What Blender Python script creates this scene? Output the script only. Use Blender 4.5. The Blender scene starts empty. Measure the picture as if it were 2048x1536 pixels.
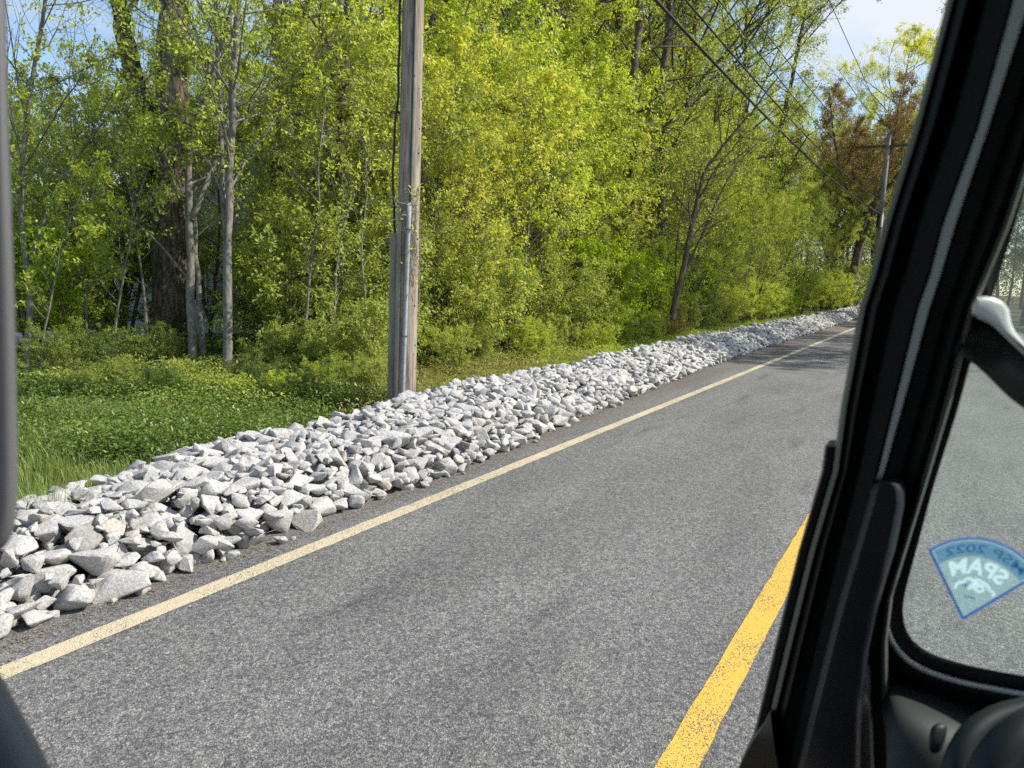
import bpy, bmesh, math, random
import numpy as np
from mathutils import Vector, Matrix, noise as mnoise

# ------------------------------------------------------------------ camera
SC = bpy.context.scene
COL = SC.collection
CAM = np.array([0.0, 0.0, 2.0])
F = np.array([-0.4862074, 0.86246645, -0.14054888])
R = np.array([0.86817389, 0.49505574, 0.03455308])
U = np.array([-0.0993804, 0.10522091, 0.98947061])
cd = bpy.data.cameras.new('camera')
cam = bpy.data.objects.new('camera', cd)
COL.objects.link(cam)
M = Matrix(((R[0], U[0], -F[0], 0), (R[1], U[1], -F[1], 0), (R[2], U[2], -F[2], 2.0), (0, 0, 0, 1)))
cam.matrix_world = M
cd.sensor_width = 36.0
cd.lens = 36.0 * 1500 / 2048
cd.clip_start = 0.02
cd.clip_end = 3000
cd.dof.use_dof = True
cd.dof.focus_distance = 11.0
cd.dof.aperture_fstop = 10.5
SC.camera = cam

# ------------------------------------------------------------------ light
SUN_AZ, SUN_EL = math.radians(60), math.radians(46)
wd = bpy.data.worlds.new('World')
SC.world = wd
wd.use_nodes = True
nt = wd.node_tree
nt.nodes.clear()
o_ = nt.nodes.new('ShaderNodeOutputWorld')
bg = nt.nodes.new('ShaderNodeBackground')
sky = nt.nodes.new('ShaderNodeTexSky')
sky.sky_type = 'NISHITA'
sky.sun_disc = False
sky.sun_elevation = SUN_EL
sky.sun_rotation = SUN_AZ
sky.air_density = 1.0
sky.dust_density = 0.6
sky.ozone_density = 1.6
tc = nt.nodes.new('ShaderNodeTexCoord')
mp = nt.nodes.new('ShaderNodeMapping')
mp.inputs['Scale'].default_value = (1.0, 1.0, 2.2)
mp.inputs['Location'].default_value = (3.1, 0.35, 0.2)
ns = nt.nodes.new('ShaderNodeTexNoise')
ns.inputs['Scale'].default_value = 2.4
ns.inputs['Detail'].default_value = 8
ns.inputs['Roughness'].default_value = 0.55
# a bank of cloud stands over the road ahead, the sky over the wood is open
dp = nt.nodes.new('ShaderNodeVectorMath'); dp.operation = 'DOT_PRODUCT'
dp.inputs[1].default_value = (-0.05, 0.905, 0.422)
mr = nt.nodes.new('ShaderNodeMapRange')
mr.inputs['From Min'].default_value = 0.972
mr.inputs['From Max'].default_value = 0.990
mr.inputs['To Min'].default_value = -0.05
mr.inputs['To Max'].default_value = 0.22
ad = nt.nodes.new('ShaderNodeMath'); ad.operation = 'ADD'
cr = nt.nodes.new('ShaderNodeMapRange')
cr.inputs['From Min'].default_value = 0.52
cr.inputs['From Max'].default_value = 0.74
mx = nt.nodes.new('ShaderNodeMix'); mx.data_type = 'RGBA'
mx.inputs[7].default_value = (4.3, 4.5, 4.85, 1)
L = nt.links.new
L(tc.outputs['Generated'], mp.inputs['Vector'])
L(mp.outputs[0], ns.inputs['Vector'])
L(tc.outputs['Generated'], dp.inputs[0])
L(dp.outputs['Value'], mr.inputs['Value'])
L(ns.outputs['Fac'], ad.inputs[0]); L(mr.outputs[0], ad.inputs[1])
L(ad.outputs[0], cr.inputs['Value'])
L(cr.outputs[0], mx.inputs[0]); L(sky.outputs[0], mx.inputs[6])
L(mx.outputs[2], bg.inputs['Color'])
bg.inputs['Strength'].default_value = 0.15
L(bg.outputs[0], o_.inputs[0])
sl = bpy.data.lights.new('sun', 'SUN')
sl.energy = 4.8
sl.angle = math.radians(0.53)
sl.color = (1.0, 0.95, 0.87)
sun = bpy.data.objects.new('sun', sl)
COL.objects.link(sun)
sd = Vector((math.sin(SUN_AZ) * math.cos(SUN_EL), math.cos(SUN_AZ) * math.cos(SUN_EL), math.sin(SUN_EL)))
sun.rotation_euler = sd.to_track_quat('Z', 'Y').to_euler()
SC.view_settings.view_transform = 'Standard'
SC.view_settings.look = 'None'
SC.view_settings.exposure = 0.42
SC.view_settings.gamma = 1
SC.render.engine = 'CYCLES'
SC.cycles.max_bounces = 7
SC.cycles.diffuse_bounces = 3
SC.cycles.transmission_bounces = 4
SC.cycles.transparent_max_bounces = 8
SC.cycles.use_denoising = False
SC.cycles.use_adaptive_sampling = True
SC.cycles.adaptive_threshold = 0.012

rng = np.random.default_rng(7)
random.seed(7)


# ------------------------------------------------------------------ helpers
def at(px, py, d):
    """point at distance d along the camera axis for a photo pixel"""
    return CAM + d * (F + (px - 1024) / 1500 * R + (768 - py) / 1500 * U)


def ground(px, py, z=0.0):
    v = F + (px - 1024) / 1500 * R + (768 - py) / 1500 * U
    return CAM + v * ((z - 2.0) / v[2])


def dist_for(px, X):
    """camera-axis distance at which the vertical sheet at X is met by column px (horizon height)"""
    v = F + (px - 1024) / 1500 * R + (768 - 600) / 1500 * U
    return X / v[0]


def tag(o, label=None, cat=None, group=None, kind=None):
    if label: o['label'] = label
    if cat: o['category'] = cat
    if group: o['group'] = group
    if kind: o['kind'] = kind
    return o


def mesh_obj(name, V, Fc, mat=None, parent=None, smooth=False, attr=None):
    me = bpy.data.meshes.new(name)
    V = np.asarray(V, dtype=np.float32).reshape(-1, 3)
    if isinstance(Fc, np.ndarray):
        n, k = Fc.shape
        me.vertices.add(len(V)); me.vertices.foreach_set('co', V.ravel())
        me.loops.add(n * k); me.loops.foreach_set('vertex_index', Fc.astype(np.int32).ravel())
        me.polygons.add(n); me.polygons.foreach_set('loop_start', np.arange(0, n * k, k, dtype=np.int32))
        me.update(calc_edges=True)
    else:
        me.from_pydata([tuple(map(float, v)) for v in V], [], Fc)
        me.update()
    if smooth:
        me.polygons.foreach_set('use_smooth', np.ones(len(me.polygons), dtype=bool))
    if attr is not None:
        a = me.attributes.new('tint', 'FLOAT', 'FACE')
        a.data.foreach_set('value', np.asarray(attr, dtype=np.float32))
    if mat: me.materials.append(mat)
    o = bpy.data.objects.new(name, me)
    COL.objects.link(o)
    if parent: o.parent = parent
    return o


def empty(name, loc=(0, 0, 0), rz=0.0):
    o = bpy.data.objects.new(name, None)
    COL.objects.link(o)
    o.location = loc
    o.rotation_euler = (0, 0, rz)
    o.empty_display_size = 0.1
    return o


def norm(v):
    v = np.asarray(v, float)
    return v / (np.linalg.norm(v) + 1e-12)


class Tubes:
    """collects tapered tubes in one mesh"""
    def __init__(s): s.V = []; s.F = []; s.n = 0

    def add(s, pts, rad, sides=6, cap=False, rough=0.0):
        pts = np.asarray(pts, float); m = len(pts)
        rad = np.full(m, rad) if np.isscalar(rad) else np.asarray(rad, float)
        T = np.gradient(pts, axis=0)
        T /= np.linalg.norm(T, axis=1)[:, None] + 1e-12
        ref = np.array([0.31, 0.12, 0.94]) if abs(T[0][2]) < 0.8 else np.array([1.0, 0.1, 0.0])
        A = np.cross(T, ref); A /= np.linalg.norm(A, axis=1)[:, None] + 1e-12
        B = np.cross(T, A)
        th = np.arange(sides) / sides * 2 * np.pi
        rr = rad[:, None] * (1 + (rng.normal(0, rough, (m, sides)) if rough else 0))
        V = pts[:, None] + (A[:, None] * np.cos(th)[None, :, None] + B[:, None] * np.sin(th)[None, :, None]) * rr[:, :, None]
        i = np.arange(m - 1)[:, None] * sides; j = np.arange(sides)[None]; k = (j + 1) % sides
        q = np.stack([i + j, i + k, i + sides + k, i + sides + j], -1).reshape(-1, 4) + s.n
        s.V.append(V.reshape(-1, 3)); s.F.append(q); s.n += m * sides
        if cap:
            for b, e in ((0, pts[0]), ((m - 1) * sides, pts[-1])):
                s.V.append(e[None]); c = s.n; s.n += 1
                base = s.n - 1 - m * sides - (1 if b else 0)
                jj = np.arange(sides)
                q = np.stack([np.full(sides, c), base + b + jj, base + b + (jj + 1) % sides, np.full(sides, c)], -1)
                s.F.append(q)

    def build(s, name, mat, parent=None, smooth=True):
        V = np.concatenate(s.V); Fq = np.concatenate(s.F)
        if (Fq[:, 0] == Fq[:, 3]).any():
            Fl = [tuple(f[:3]) if f[0] == f[3] else tuple(f) for f in Fq.tolist()]
            return mesh_obj(name, V, Fl, mat, parent, smooth)
        return mesh_obj(name, V, Fq, mat, parent, smooth)


def boxV(x0, x1, y0, y1, z0, z1):
    V = [(x, y, z) for z in (z0, z1) for y in (y0, y1) for x in (x0, x1)]
    Fc = [(0, 2, 3, 1), (4, 5, 7, 6), (0, 1, 5, 4), (2, 6, 7, 3), (0, 4, 6, 2), (1, 3, 7, 5)]
    return V, Fc


def box_obj(name, b, mat, parent=None, bevel=0.0):
    V, Fc = boxV(*b)
    o = mesh_obj(name, V, Fc, mat, parent)
    if bevel:
        bm = bmesh.new(); bm.from_mesh(o.data)
        bmesh.ops.bevel(bm, geom=bm.edges[:], offset=bevel, segments=2, affect='EDGES', profile=0.6)
        bm.to_mesh(o.data); bm.free()
    return o


# ------------------------------------------------------------------ materials
def new_mat(name):
    m = bpy.data.materials.new(name)
    m.use_nodes = True
    n = m.node_tree
    n.nodes.clear()
    out = n.nodes.new('ShaderNodeOutputMaterial')
    return m, n, out


def pbr(name, col, rough=0.6, metal=0.0, spec=0.5, noise=None, bump=None, coat=0.0):
    """noise=(scale, other colour, lo, hi); bump=(scale, strength, distance)"""
    m, n, out = new_mat(name)
    b = n.nodes.new('ShaderNodeBsdfPrincipled')
    n.links.new(b.outputs[0], out.inputs[0])
    b.inputs['Base Color'].default_value = (*col, 1)
    b.inputs['Roughness'].default_value = rough
    b.inputs['Metallic'].default_value = metal
    b.inputs['Specular IOR Level'].default_value = spec
    b.inputs['Coat Weight'].default_value = coat
    t = n.nodes.new('ShaderNodeTexCoord')
    if noise:
        x = n.nodes.new('ShaderNodeTexNoise'); x.inputs['Scale'].default_value = noise[0]
        x.inputs['Detail'].default_value = 6; x.inputs['Roughness'].default_value = 0.65
        r = n.nodes.new('ShaderNodeMapRange')
        r.inputs['From Min'].default_value = noise[2]; r.inputs['From Max'].default_value = noise[3]
        k = n.nodes.new('ShaderNodeMix'); k.data_type = 'RGBA'
        k.inputs[6].default_value = (*col, 1); k.inputs[7].default_value = (*noise[1], 1)
        n.links.new(t.outputs['Object'], x.inputs['Vector']); n.links.new(x.outputs['Fac'], r.inputs['Value'])
        n.links.new(r.outputs[0], k.inputs[0]); n.links.new(k.outputs[2], b.inputs['Base Color'])
    if bump:
        x = n.nodes.new('ShaderNodeTexNoise'); x.inputs['Scale'].default_value = bump[0]
        x.inputs['Detail'].default_value = 5
        bp = n.nodes.new('ShaderNodeBump'); bp.inputs['Strength'].default_value = bump[1]
        bp.inputs['Distance'].default_value = bump[2]
        n.links.new(t.outputs['Object'], x.inputs['Vector']); n.links.new(x.outputs['Fac'], bp.inputs['Height'])
        n.links.new(bp.outputs[0], b.inputs['Normal'])
    return m


def leaf_mat(name, c1, c2, transl=0.45, rough=0.45, obj_var=0.35, spec=0.35):
    """leaf colour runs between c1 and c2 by leaf and by plant"""
    m, n, out = new_mat(name)
    at_ = n.nodes.new('ShaderNodeAttribute'); at_.attribute_name = 'tint'
    oi = n.nodes.new('ShaderNodeObjectInfo')
    ma = n.nodes.new('ShaderNodeMath'); ma.operation = 'MULTIPLY_ADD'
    ma.inputs[1].default_value = obj_var
    sb = n.nodes.new('ShaderNodeMath'); sb.operation = 'SUBTRACT'; sb.inputs[1].default_value = 0.5
    n.links.new(oi.outputs['Random'], sb.inputs[0])
    n.links.new(sb.outputs[0], ma.inputs[0]); n.links.new(at_.outputs['Fac'], ma.inputs[2])
    k = n.nodes.new('ShaderNodeMix'); k.data_type = 'RGBA'; k.clamp_factor = True
    k.inputs[6].default_value = (*c1, 1); k.inputs[7].default_value = (*c2, 1)
    n.links.new(ma.outputs[0], k.inputs[0])
    b = n.nodes.new('ShaderNodeBsdfPrincipled')
    b.inputs['Roughness'].default_value = rough
    b.inputs['Specular IOR Level'].default_value = spec
    n.links.new(k.outputs[2], b.inputs['Base Color'])
    t = n.nodes.new('ShaderNodeBsdfTranslucent')
    g = n.nodes.new('ShaderNodeMix'); g.data_type = 'RGBA'; g.blend_type = 'MULTIPLY'
    g.inputs[0].default_value = 1
    g.inputs[7].default_value = (1.6, 1.6, 0.8, 1)
    n.links.new(k.outputs[2], g.inputs[6]); n.links.new(g.outputs[2], t.inputs['Color'])
    s = n.nodes.new('ShaderNodeMixShader'); s.inputs[0].default_value = transl
    n.links.new(b.outputs[0], s.inputs[1]); n.links.new(t.outputs[0], s.inputs[2])
    n.links.new(s.outputs[0], out.inputs[0])
    return m


def bark_mat(name, c1, c2, stretch=0.18, scale=22, bump=0.02):
    m, n, out = new_mat(name)
    b = n.nodes.new('ShaderNodeBsdfPrincipled')
    b.inputs['Roughness'].default_value = 0.9; b.inputs['Specular IOR Level'].default_value = 0.15
    n.links.new(b.outputs[0], out.inputs[0])
    t = n.nodes.new('ShaderNodeTexCoord'); mp = n.nodes.new('ShaderNodeMapping')
    mp.inputs['Scale'].default_value = (1, 1, stretch)
    x = n.nodes.new('ShaderNodeTexNoise'); x.inputs['Scale'].default_value = scale
    x.inputs['Detail'].default_value = 7; x.inputs['Roughness'].default_value = 0.7
    n.links.new(t.outputs['Object'], mp.inputs[0]); n.links.new(mp.outputs[0], x.inputs['Vector'])
    r = n.nodes.new('ShaderNodeMapRange'); r.inputs['From Min'].default_value = 0.36; r.inputs['From Max'].default_value = 0.64
    n.links.new(x.outputs['Fac'], r.inputs['Value'])
    k = n.nodes.new('ShaderNodeMix'); k.data_type = 'RGBA'
    k.inputs[6].default_value = (*c1, 1); k.inputs[7].default_value = (*c2, 1)
    n.links.new(r.outputs[0], k.inputs[0]); n.links.new(k.outputs[2], b.inputs['Base Color'])
    bp = n.nodes.new('ShaderNodeBump'); bp.inputs['Strength'].default_value = 1.0; bp.inputs['Distance'].default_value = bump
    n.links.new(x.outputs['Fac'], bp.inputs['Height']); n.links.new(bp.outputs[0], b.inputs['Normal'])
    return m


# asphalt: stone chips in dark binder, soft oily smudges, dirt at the road edge
def asphalt_mat():
    m, n, out = new_mat('asphalt')
    N = n.nodes.new; K = n.links.new
    b = N('ShaderNodeBsdfPrincipled'); K(b.outputs[0], out.inputs[0])
    b.inputs['Roughness'].default_value = 0.78; b.inputs['Specular IOR Level'].default_value = 0.35
    t = N('ShaderNodeTexCoord')
    v = N('ShaderNodeTexVoronoi'); v.inputs['Scale'].default_value = 165; v.inputs['Randomness'].default_value = 1
    v2 = N('ShaderNodeTexVoronoi'); v2.inputs['Scale'].default_value = 48
    K(t.outputs['Object'], v.inputs['Vector']); K(t.outputs['Object'], v2.inputs['Vector'])
    sp = N('ShaderNodeSeparateColor'); K(v.outputs['Color'], sp.inputs[0])
    sp2 = N('ShaderNodeSeparateColor'); K(v2.outputs['Color'], sp2.inputs[0])
    cr = N('ShaderNodeValToRGB')
    e = cr.color_ramp.elements
    e[0].position = 0; e[0].color = (0.075, 0.074, 0.070, 1)
    e[1].position = 1; e[1].color = (0.36, 0.352, 0.335, 1)
    for p, c in ((0.35, 0.115), (0.7, 0.195), (0.9, 0.27)):
        q = e.new(p); q.color = (c, c * 0.975, c * 0.92, 1)
    K(sp.outputs[0], cr.inputs[0])
    cr2 = N('ShaderNodeValToRGB'); e = cr2.color_ramp.elements
    e[0].position = 0.0; e[0].color = (0.62, 0.62, 0.63, 1); e[1].position = 1; e[1].color = (1.25, 1.24, 1.2, 1)
    K(sp2.outputs[1], cr2.inputs[0])
    mu = N('ShaderNodeMix'); mu.data_type = 'RGBA'; mu.blend_type = 'MULTIPLY'; mu.inputs[0].default_value = 1
    K(cr.outputs[0], mu.inputs[6]); K(cr2.outputs[0], mu.inputs[7])
    # smudges stretched along the road
    mp = N('ShaderNodeMapping'); mp.inputs['Scale'].default_value = (1.1, 0.28, 1)
    K(t.outputs['Object'], mp.inputs[0])
    x = N('ShaderNodeTexNoise'); x.inputs['Scale'].default_value = 1.3; x.inputs['Detail'].default_value = 5
    K(mp.outputs[0], x.inputs['Vector'])
    r = N('ShaderNodeMapRange'); r.inputs['From Min'].default_value = 0.30; r.inputs['From Max'].default_value = 0.62
    r.inputs['To Min'].default_value = 0.82; r.inputs['To Max'].default_value = 1.10
    K(x.outputs['Fac'], r.inputs['Value'])
    mv = N('ShaderNodeVectorMath'); mv.operation = 'SCALE'
    K(mu.outputs[2], mv.inputs[0]); K(r.outputs[0], mv.inputs['Scale'])
    # tyre-darkened stretch marks (short dark streaks)
    mp3 = N('ShaderNodeMapping'); mp3.inputs['Scale'].default_value = (2.6, 0.5, 1); mp3.inputs['Location'].default_value = (3.3, 1.7, 0)
    K(t.outputs['Object'], mp3.inputs[0])
    x3 = N('ShaderNodeTexNoise'); x3.inputs['Scale'].default_value = 1.0; x3.inputs['Detail'].default_value = 3
    K(mp3.outputs[0], x3.inputs['Vector'])
    r3 = N('ShaderNodeMapRange'); r3.inputs['From Min'].default_value = 0.60; r3.inputs['From Max'].default_value = 0.74
    r3.inputs['To Min'].default_value = 1.0; r3.inputs['To Max'].default_value = 0.66
    K(x3.outputs['Fac'], r3.inputs['Value'])
    mv3 = N('ShaderNodeVectorMath'); mv3.operation = 'SCALE'
    K(mv.outputs[0], mv3.inputs[0]); K(r3.outputs[0], mv3.inputs['Scale'])
    # dirt near the stones
    sx = N('ShaderNodeSeparateXYZ'); K(t.outputs['Object'], sx.inputs[0])
    x2 = N('ShaderNodeTexNoise'); x2.inputs['Scale'].default_value = 7; x2.inputs['Detail'].default_value = 7
    K(t.outputs['Object'], x2.inputs['Vector'])
    q = N('ShaderNodeMath'); q.operation = 'MULTIPLY_ADD'; q.inputs[1].default_value = 0.55
    K(x2.outputs['Fac'], q.inputs[0]); K(sx.outputs[0], q.inputs[2])
    r2 = N('ShaderNodeMapRange'); r2.inputs['From Min'].default_value = -3.70; r2.inputs['From Max'].default_value = -4.02
    K(q.outputs[0], r2.inputs['Value'])
    dm = N('ShaderNodeMix'); dm.data_type = 'RGBA'; dm.inputs[7].default_value = (0.12, 0.09, 0.062, 1)
    f2 = N('ShaderNodeMath'); f2.operation = 'MULTIPLY'; f2.inputs[1].default_value = 0.42
    K(r2.outputs[0], f2.inputs[0])
    K(f2.outputs[0], dm.inputs[0]); K(mv3.outputs[0], dm.inputs[6])
    K(dm.outputs[2], b.inputs['Base Color'])
    bp = N('ShaderNodeBump'); bp.inputs['Strength'].default_value = 0.9; bp.inputs['Distance'].default_value = 0.004
    K(v.outputs['Distance'], bp.inputs['Height']); K(bp.outputs[0], b.inputs['Normal'])
    return m


def paint_mat(name, col, wear, edge_dir):
    """road paint over stone chips: the chips show through where it has worn"""
    m, n, out = new_mat(name)
    N = n.nodes.new; K = n.links.new
    b = N('ShaderNodeBsdfPrincipled'); b.inputs['Roughness'].default_value = 0.6
    t = N('ShaderNodeTexCoord')
    v = N('ShaderNodeTexVoronoi'); v.inputs['Scale'].default_value = 165
    K(t.outputs['Object'], v.inputs['Vector'])
    sp = N('ShaderNodeSeparateColor'); K(v.outputs['Color'], sp.inputs[0])
    x = N('ShaderNodeTexNoise'); x.inputs['Scale'].default_value = 2.2; x.inputs['Detail'].default_value = 8
    K(t.outputs['Object'], x.inputs['Vector'])
    a = N('ShaderNodeMath'); a.operation = 'MULTIPLY_ADD'; a.inputs[1].default_value = 0.9
    K(x.outputs['Fac'], a.inputs[0]); K(sp.outputs[0], a.inputs[2])
    r = N('ShaderNodeMapRange'); r.inputs['From Min'].default_value = wear; r.inputs['From Max'].default_value = wear + 0.12
    K(a.outputs[0], r.inputs['Value'])
    k = N('ShaderNodeMix'); k.data_type = 'RGBA'
    k.inputs[6].default_value = (0.13, 0.12, 0.10, 1); k.inputs[7].default_value = (*col, 1)
    K(r.outputs[0], k.inputs[0])
    sc = N('ShaderNodeMapRange'); sc.inputs['To Min'].default_value = 0.72; sc.inputs['To Max'].default_value = 1.12
    K(sp.outputs[1], sc.inputs['Value'])
    vs = N('ShaderNodeVectorMath'); vs.operation = 'SCALE'; K(k.outputs[2], vs.inputs[0]); K(sc.outputs[0], vs.inputs['Scale'])
    K(vs.outputs[0], b.inputs['Base Color'])
    bp = N('ShaderNodeBump'); bp.inputs['Strength'].default_value = 0.7; bp.inputs['Distance'].default_value = 0.004
    K(v.outputs['Distance'], bp.inputs['Height']); K(bp.outputs[0], b.inputs['Normal'])
    K(b.outputs[0], out.inputs[0])
    return m


def rock_mat():
    m, n, out = new_mat('white_stone')
    N = n.nodes.new; K = n.links.new
    b = N('ShaderNodeBsdfPrincipled'); b.inputs['Roughness'].default_value = 0.85; b.inputs['Specular IOR Level'].default_value = 0.2
    K(b.outputs[0], out.inputs[0])
    g = N('ShaderNodeNewGeometry'); t = N('ShaderNodeTexCoord'); oi = N('ShaderNodeObjectInfo')
    at_ = N('ShaderNodeAttribute'); at_.attribute_name = 'tint'
    x = N('ShaderNodeTexNoise'); x.inputs['Scale'].default_value = 42; x.inputs['Detail'].default_value = 8; x.inputs['Roughness'].default_value = 0.75
    K(g.outputs['Position'], x.inputs['Vector'])
    cr = N('ShaderNodeValToRGB'); e = cr.color_ramp.elements
    e[0].position = 0.33; e[0].color = (0.24, 0.23, 0.21, 1)
    e[1].position = 0.62; e[1].color = (0.61, 0.588, 0.545, 1)
    q = e.new(0.46); q.color = (0.48, 0.463, 0.43, 1)
    K(x.outputs['Fac'], cr.inputs[0])
    x2 = N('ShaderNodeTexNoise'); x2.inputs['Scale'].default_value = 5; x2.inputs['Detail'].default_value = 4
    K(g.outputs['Position'], x2.inputs['Vector'])
    r = N('ShaderNodeMapRange'); r.inputs['From Min'].default_value = 0.3; r.inputs['From Max'].default_value = 0.7
    r.inputs['To Min'].default_value = 0.86; r.inputs['To Max'].default_value = 1.08
    K(x2.outputs['Fac'], r.inputs['Value'])
    ad = N('ShaderNodeMath'); ad.operation = 'ADD'; K(oi.outputs['Random'], ad.inputs[0]); K(at_.outputs['Fac'], ad.inputs[1])
    fr = N('ShaderNodeMath'); fr.operation = 'FRACT'; K(ad.outputs[0], fr.inputs[0])
    cr2 = N('ShaderNodeValToRGB'); e = cr2.color_ramp.elements
    e[0].position = 0; e[0].color = (0.62, 0.61, 0.60, 1); e[1].position = 1; e[1].color = (1.0, 0.90, 0.78, 1)
    for p, c in ((0.12, (0.94, 0.94, 0.94, 1)), (0.82, (1.02, 1.01, 1.0, 1)), (0.95, (1.0, 1.0, 0.98, 1))):
        q = e.new(p); q.color = c
    K(fr.outputs[0], cr2.inputs[0])
    mu = N('ShaderNodeMix'); mu.data_type = 'RGBA'; mu.blend_type = 'MULTIPLY'; mu.inputs[0].default_value = 1
    K(cr.outputs[0], mu.inputs[6]); K(cr2.outputs[0], mu.inputs[7])
    vs = N('ShaderNodeVectorMath'); vs.operation = 'SCALE'; K(mu.outputs[2], vs.inputs[0]); K(r.outputs[0], vs.inputs['Scale'])
    K(vs.outputs[0], b.inputs['Base Color'])
    bp = N('ShaderNodeBump'); bp.inputs['Strength'].default_value = 0.9; bp.inputs['Distance'].default_value = 0.008
    K(x.outputs['Fac'], bp.inputs['Height']); K(bp.outputs[0], b.inputs['Normal'])
    bp.inputs['Distance'].default_value = 0.014; x.inputs['Scale'].default_value = 52
    return m


def soil_mat():
    m, n, out = new_mat('soil_and_turf')
    N = n.nodes.new; K = n.links.new
    b = N('ShaderNodeBsdfPrincipled'); b.inputs['Roughness'].default_value = 0.95; b.inputs['Specular IOR Level'].default_value = 0.1
    K(b.outputs[0], out.inputs[0])
    t = N('ShaderNodeTexCoord')
    x = N('ShaderNodeTexNoise'); x.inputs['Scale'].default_value = 9; x.inputs['Detail'].default_value = 9; x.inputs['Roughness'].default_value = 0.75
    K(t.outputs['Object'], x.inputs['Vector'])
    cr = N('ShaderNodeValToRGB'); e = cr.color_ramp.elements
    e[0].position = 0.35; e[0].color = (0.035, 0.03, 0.018, 1)
    e[1].position = 0.68; e[1].color = (0.16, 0.125, 0.075, 1)
    q = e.new(0.5); q.color = (0.08, 0.065, 0.035, 1)
    K(x.outputs['Fac'], cr.inputs[0])
    cg = N('ShaderNodeValToRGB'); e = cg.color_ramp.elements
    e[0].position = 0.35; e[0].color = (0.03, 0.06, 0.012, 1)
    e[1].position = 0.66; e[1].color = (0.11, 0.19, 0.03, 1)
    K(x.outputs['Fac'], cg.inputs[0])
    # lawn starts beyond the strip of trees
    sx = N('ShaderNodeSeparateXYZ'); K(t.outputs['Object'], sx.inputs[0])
    x2 = N('ShaderNodeTexNoise'); x2.inputs['Scale'].default_value = 0.5; x2.inputs['Detail'].default_value = 4
    K(t.outputs['Object'], x2.inputs['Vector'])
    a = N('ShaderNodeMath'); a.operation = 'MULTIPLY_ADD'; a.inputs[1].default_value = 6
    K(x2.outputs['Fac'], a.inputs[0]); K(sx.outputs[0], a.inputs[2])
    r = N('ShaderNodeMapRange'); r.inputs['From Min'].default_value = -10.6; r.inputs['From Max'].default_value = -12.0
    K(a.outputs[0], r.inputs['Value'])
    k = N('ShaderNodeMix'); k.data_type = 'RGBA'
    K(r.outputs[0], k.inputs[0]); K(cr.outputs[0], k.inputs[6]); K(cg.outputs[0], k.inputs[7])
    K(k.outputs[2], b.inputs['Base Color'])
    bp = N('ShaderNodeBump'); bp.inputs['Strength'].default_value = 1; bp.inputs['Distance'].default_value = 0.05
    K(x.outputs['Fac'], bp.inputs['Height']); K(bp.outputs[0], b.inputs['Normal'])
    return m


M_ASPH = asphalt_mat()
M_WLINE = paint_mat('cream_road_paint', (0.60, 0.51, 0.33), 0.57, 0)
M_YLINE = paint_mat('yellow_road_paint', (0.74, 0.45, 0.06), 0.56, 0)
M_ROCK = rock_mat()
M_SOIL = soil_mat()
M_LIT = pbr('leaf_litter', (0.16, 0.11, 0.06), 0.9, noise=(30, (0.34, 0.27, 0.17), 0.4, 0.7))
BARK_DARK = bark_mat('dark_furrowed_bark', (0.024, 0.019, 0.014), (0.23, 0.185, 0.14), 0.16, 16, 0.06)
BARK_GREY = bark_mat('smooth_grey_bark', (0.10, 0.095, 0.075), (0.27, 0.25, 0.205), 0.5, 14, 0.008)
BARK_BROWN = bark_mat('brown_bark', (0.045, 0.034, 0.022), (0.19, 0.155, 0.11), 0.3, 20, 0.015)
LEAF_LIME = leaf_mat('lime_spring_leaves', (0.29, 0.375, 0.045), (0.60, 0.64, 0.10), 0.42)
LEAF_YELLOW = leaf_mat('yellow_green_leaves', (0.38, 0.42, 0.055), (0.68, 0.65, 0.13), 0.42)
LEAF_MID = leaf_mat('mid_green_leaves', (0.19, 0.25, 0.045), (0.44, 0.48, 0.11), 0.40)
LEAF_OLIVE = leaf_mat('olive_leaves', (0.26, 0.32, 0.06), (0.54, 0.56, 0.14), 0.42)
LEAF_BRIGHT = leaf_mat('bright_green_leaves', (0.20, 0.32, 0.015), (0.40, 0.50, 0.02), 0.45)
LEAF_DARK = leaf_mat('dark_evergreen_needles', (0.03, 0.06, 0.02), (0.08, 0.14, 0.04), 0.25)
LEAF_RUST = leaf_mat('russet_buds', (0.20, 0.12, 0.065), (0.38, 0.28, 0.12), 0.3)
LEAF_PALE = leaf_mat('pale_blue_green_leaves', (0.20, 0.27, 0.12), (0.38, 0.46, 0.22), 0.4)
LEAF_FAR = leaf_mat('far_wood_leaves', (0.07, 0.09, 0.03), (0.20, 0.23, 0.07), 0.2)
LEAF_COVER = leaf_mat('glossy_ground_cover', (0.065, 0.115, 0.02), (0.24, 0.32, 0.065), 0.26, rough=0.38, spec=0.4)
LEAF_TAN = leaf_mat('tan_and_green_leaves', (0.13, 0.17, 0.03), (0.42, 0.33, 0.14), 0.3)
LEAF_GRASS = leaf_mat('grass_blades', (0.12, 0.20, 0.04), (0.34, 0.38, 0.12), 0.35)
M_POLE = bark_mat('weathered_pole_wood', (0.17, 0.13, 0.095), (0.46, 0.39, 0.31), 0.07, 26, 0.006)
M_POLE2 = bark_mat('grey_weathered_pole_wood', (0.14, 0.135, 0.12), (0.30, 0.29, 0.26), 0.1, 12, 0.006)
M_BOARD = bark_mat('grey_guard_board', (0.20, 0.18, 0.14), (0.33, 0.30, 0.24), 0.1, 20, 0.004)
M_PVC = pbr('grey_conduit_plastic', (0.36, 0.39, 0.39), 0.75, spec=0.25, noise=(14, (0.25, 0.26, 0.25), 0.4, 0.7))
M_CABLE = pbr('black_cable', (0.012, 0.012, 0.012), 0.5)
M_GREEN = pbr('green_ground_cable', (0.015, 0.06, 0.045), 0.5)
M_IRON = pbr('dull_iron', (0.10, 0.10, 0.10), 0.6, metal=0.4)

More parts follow.
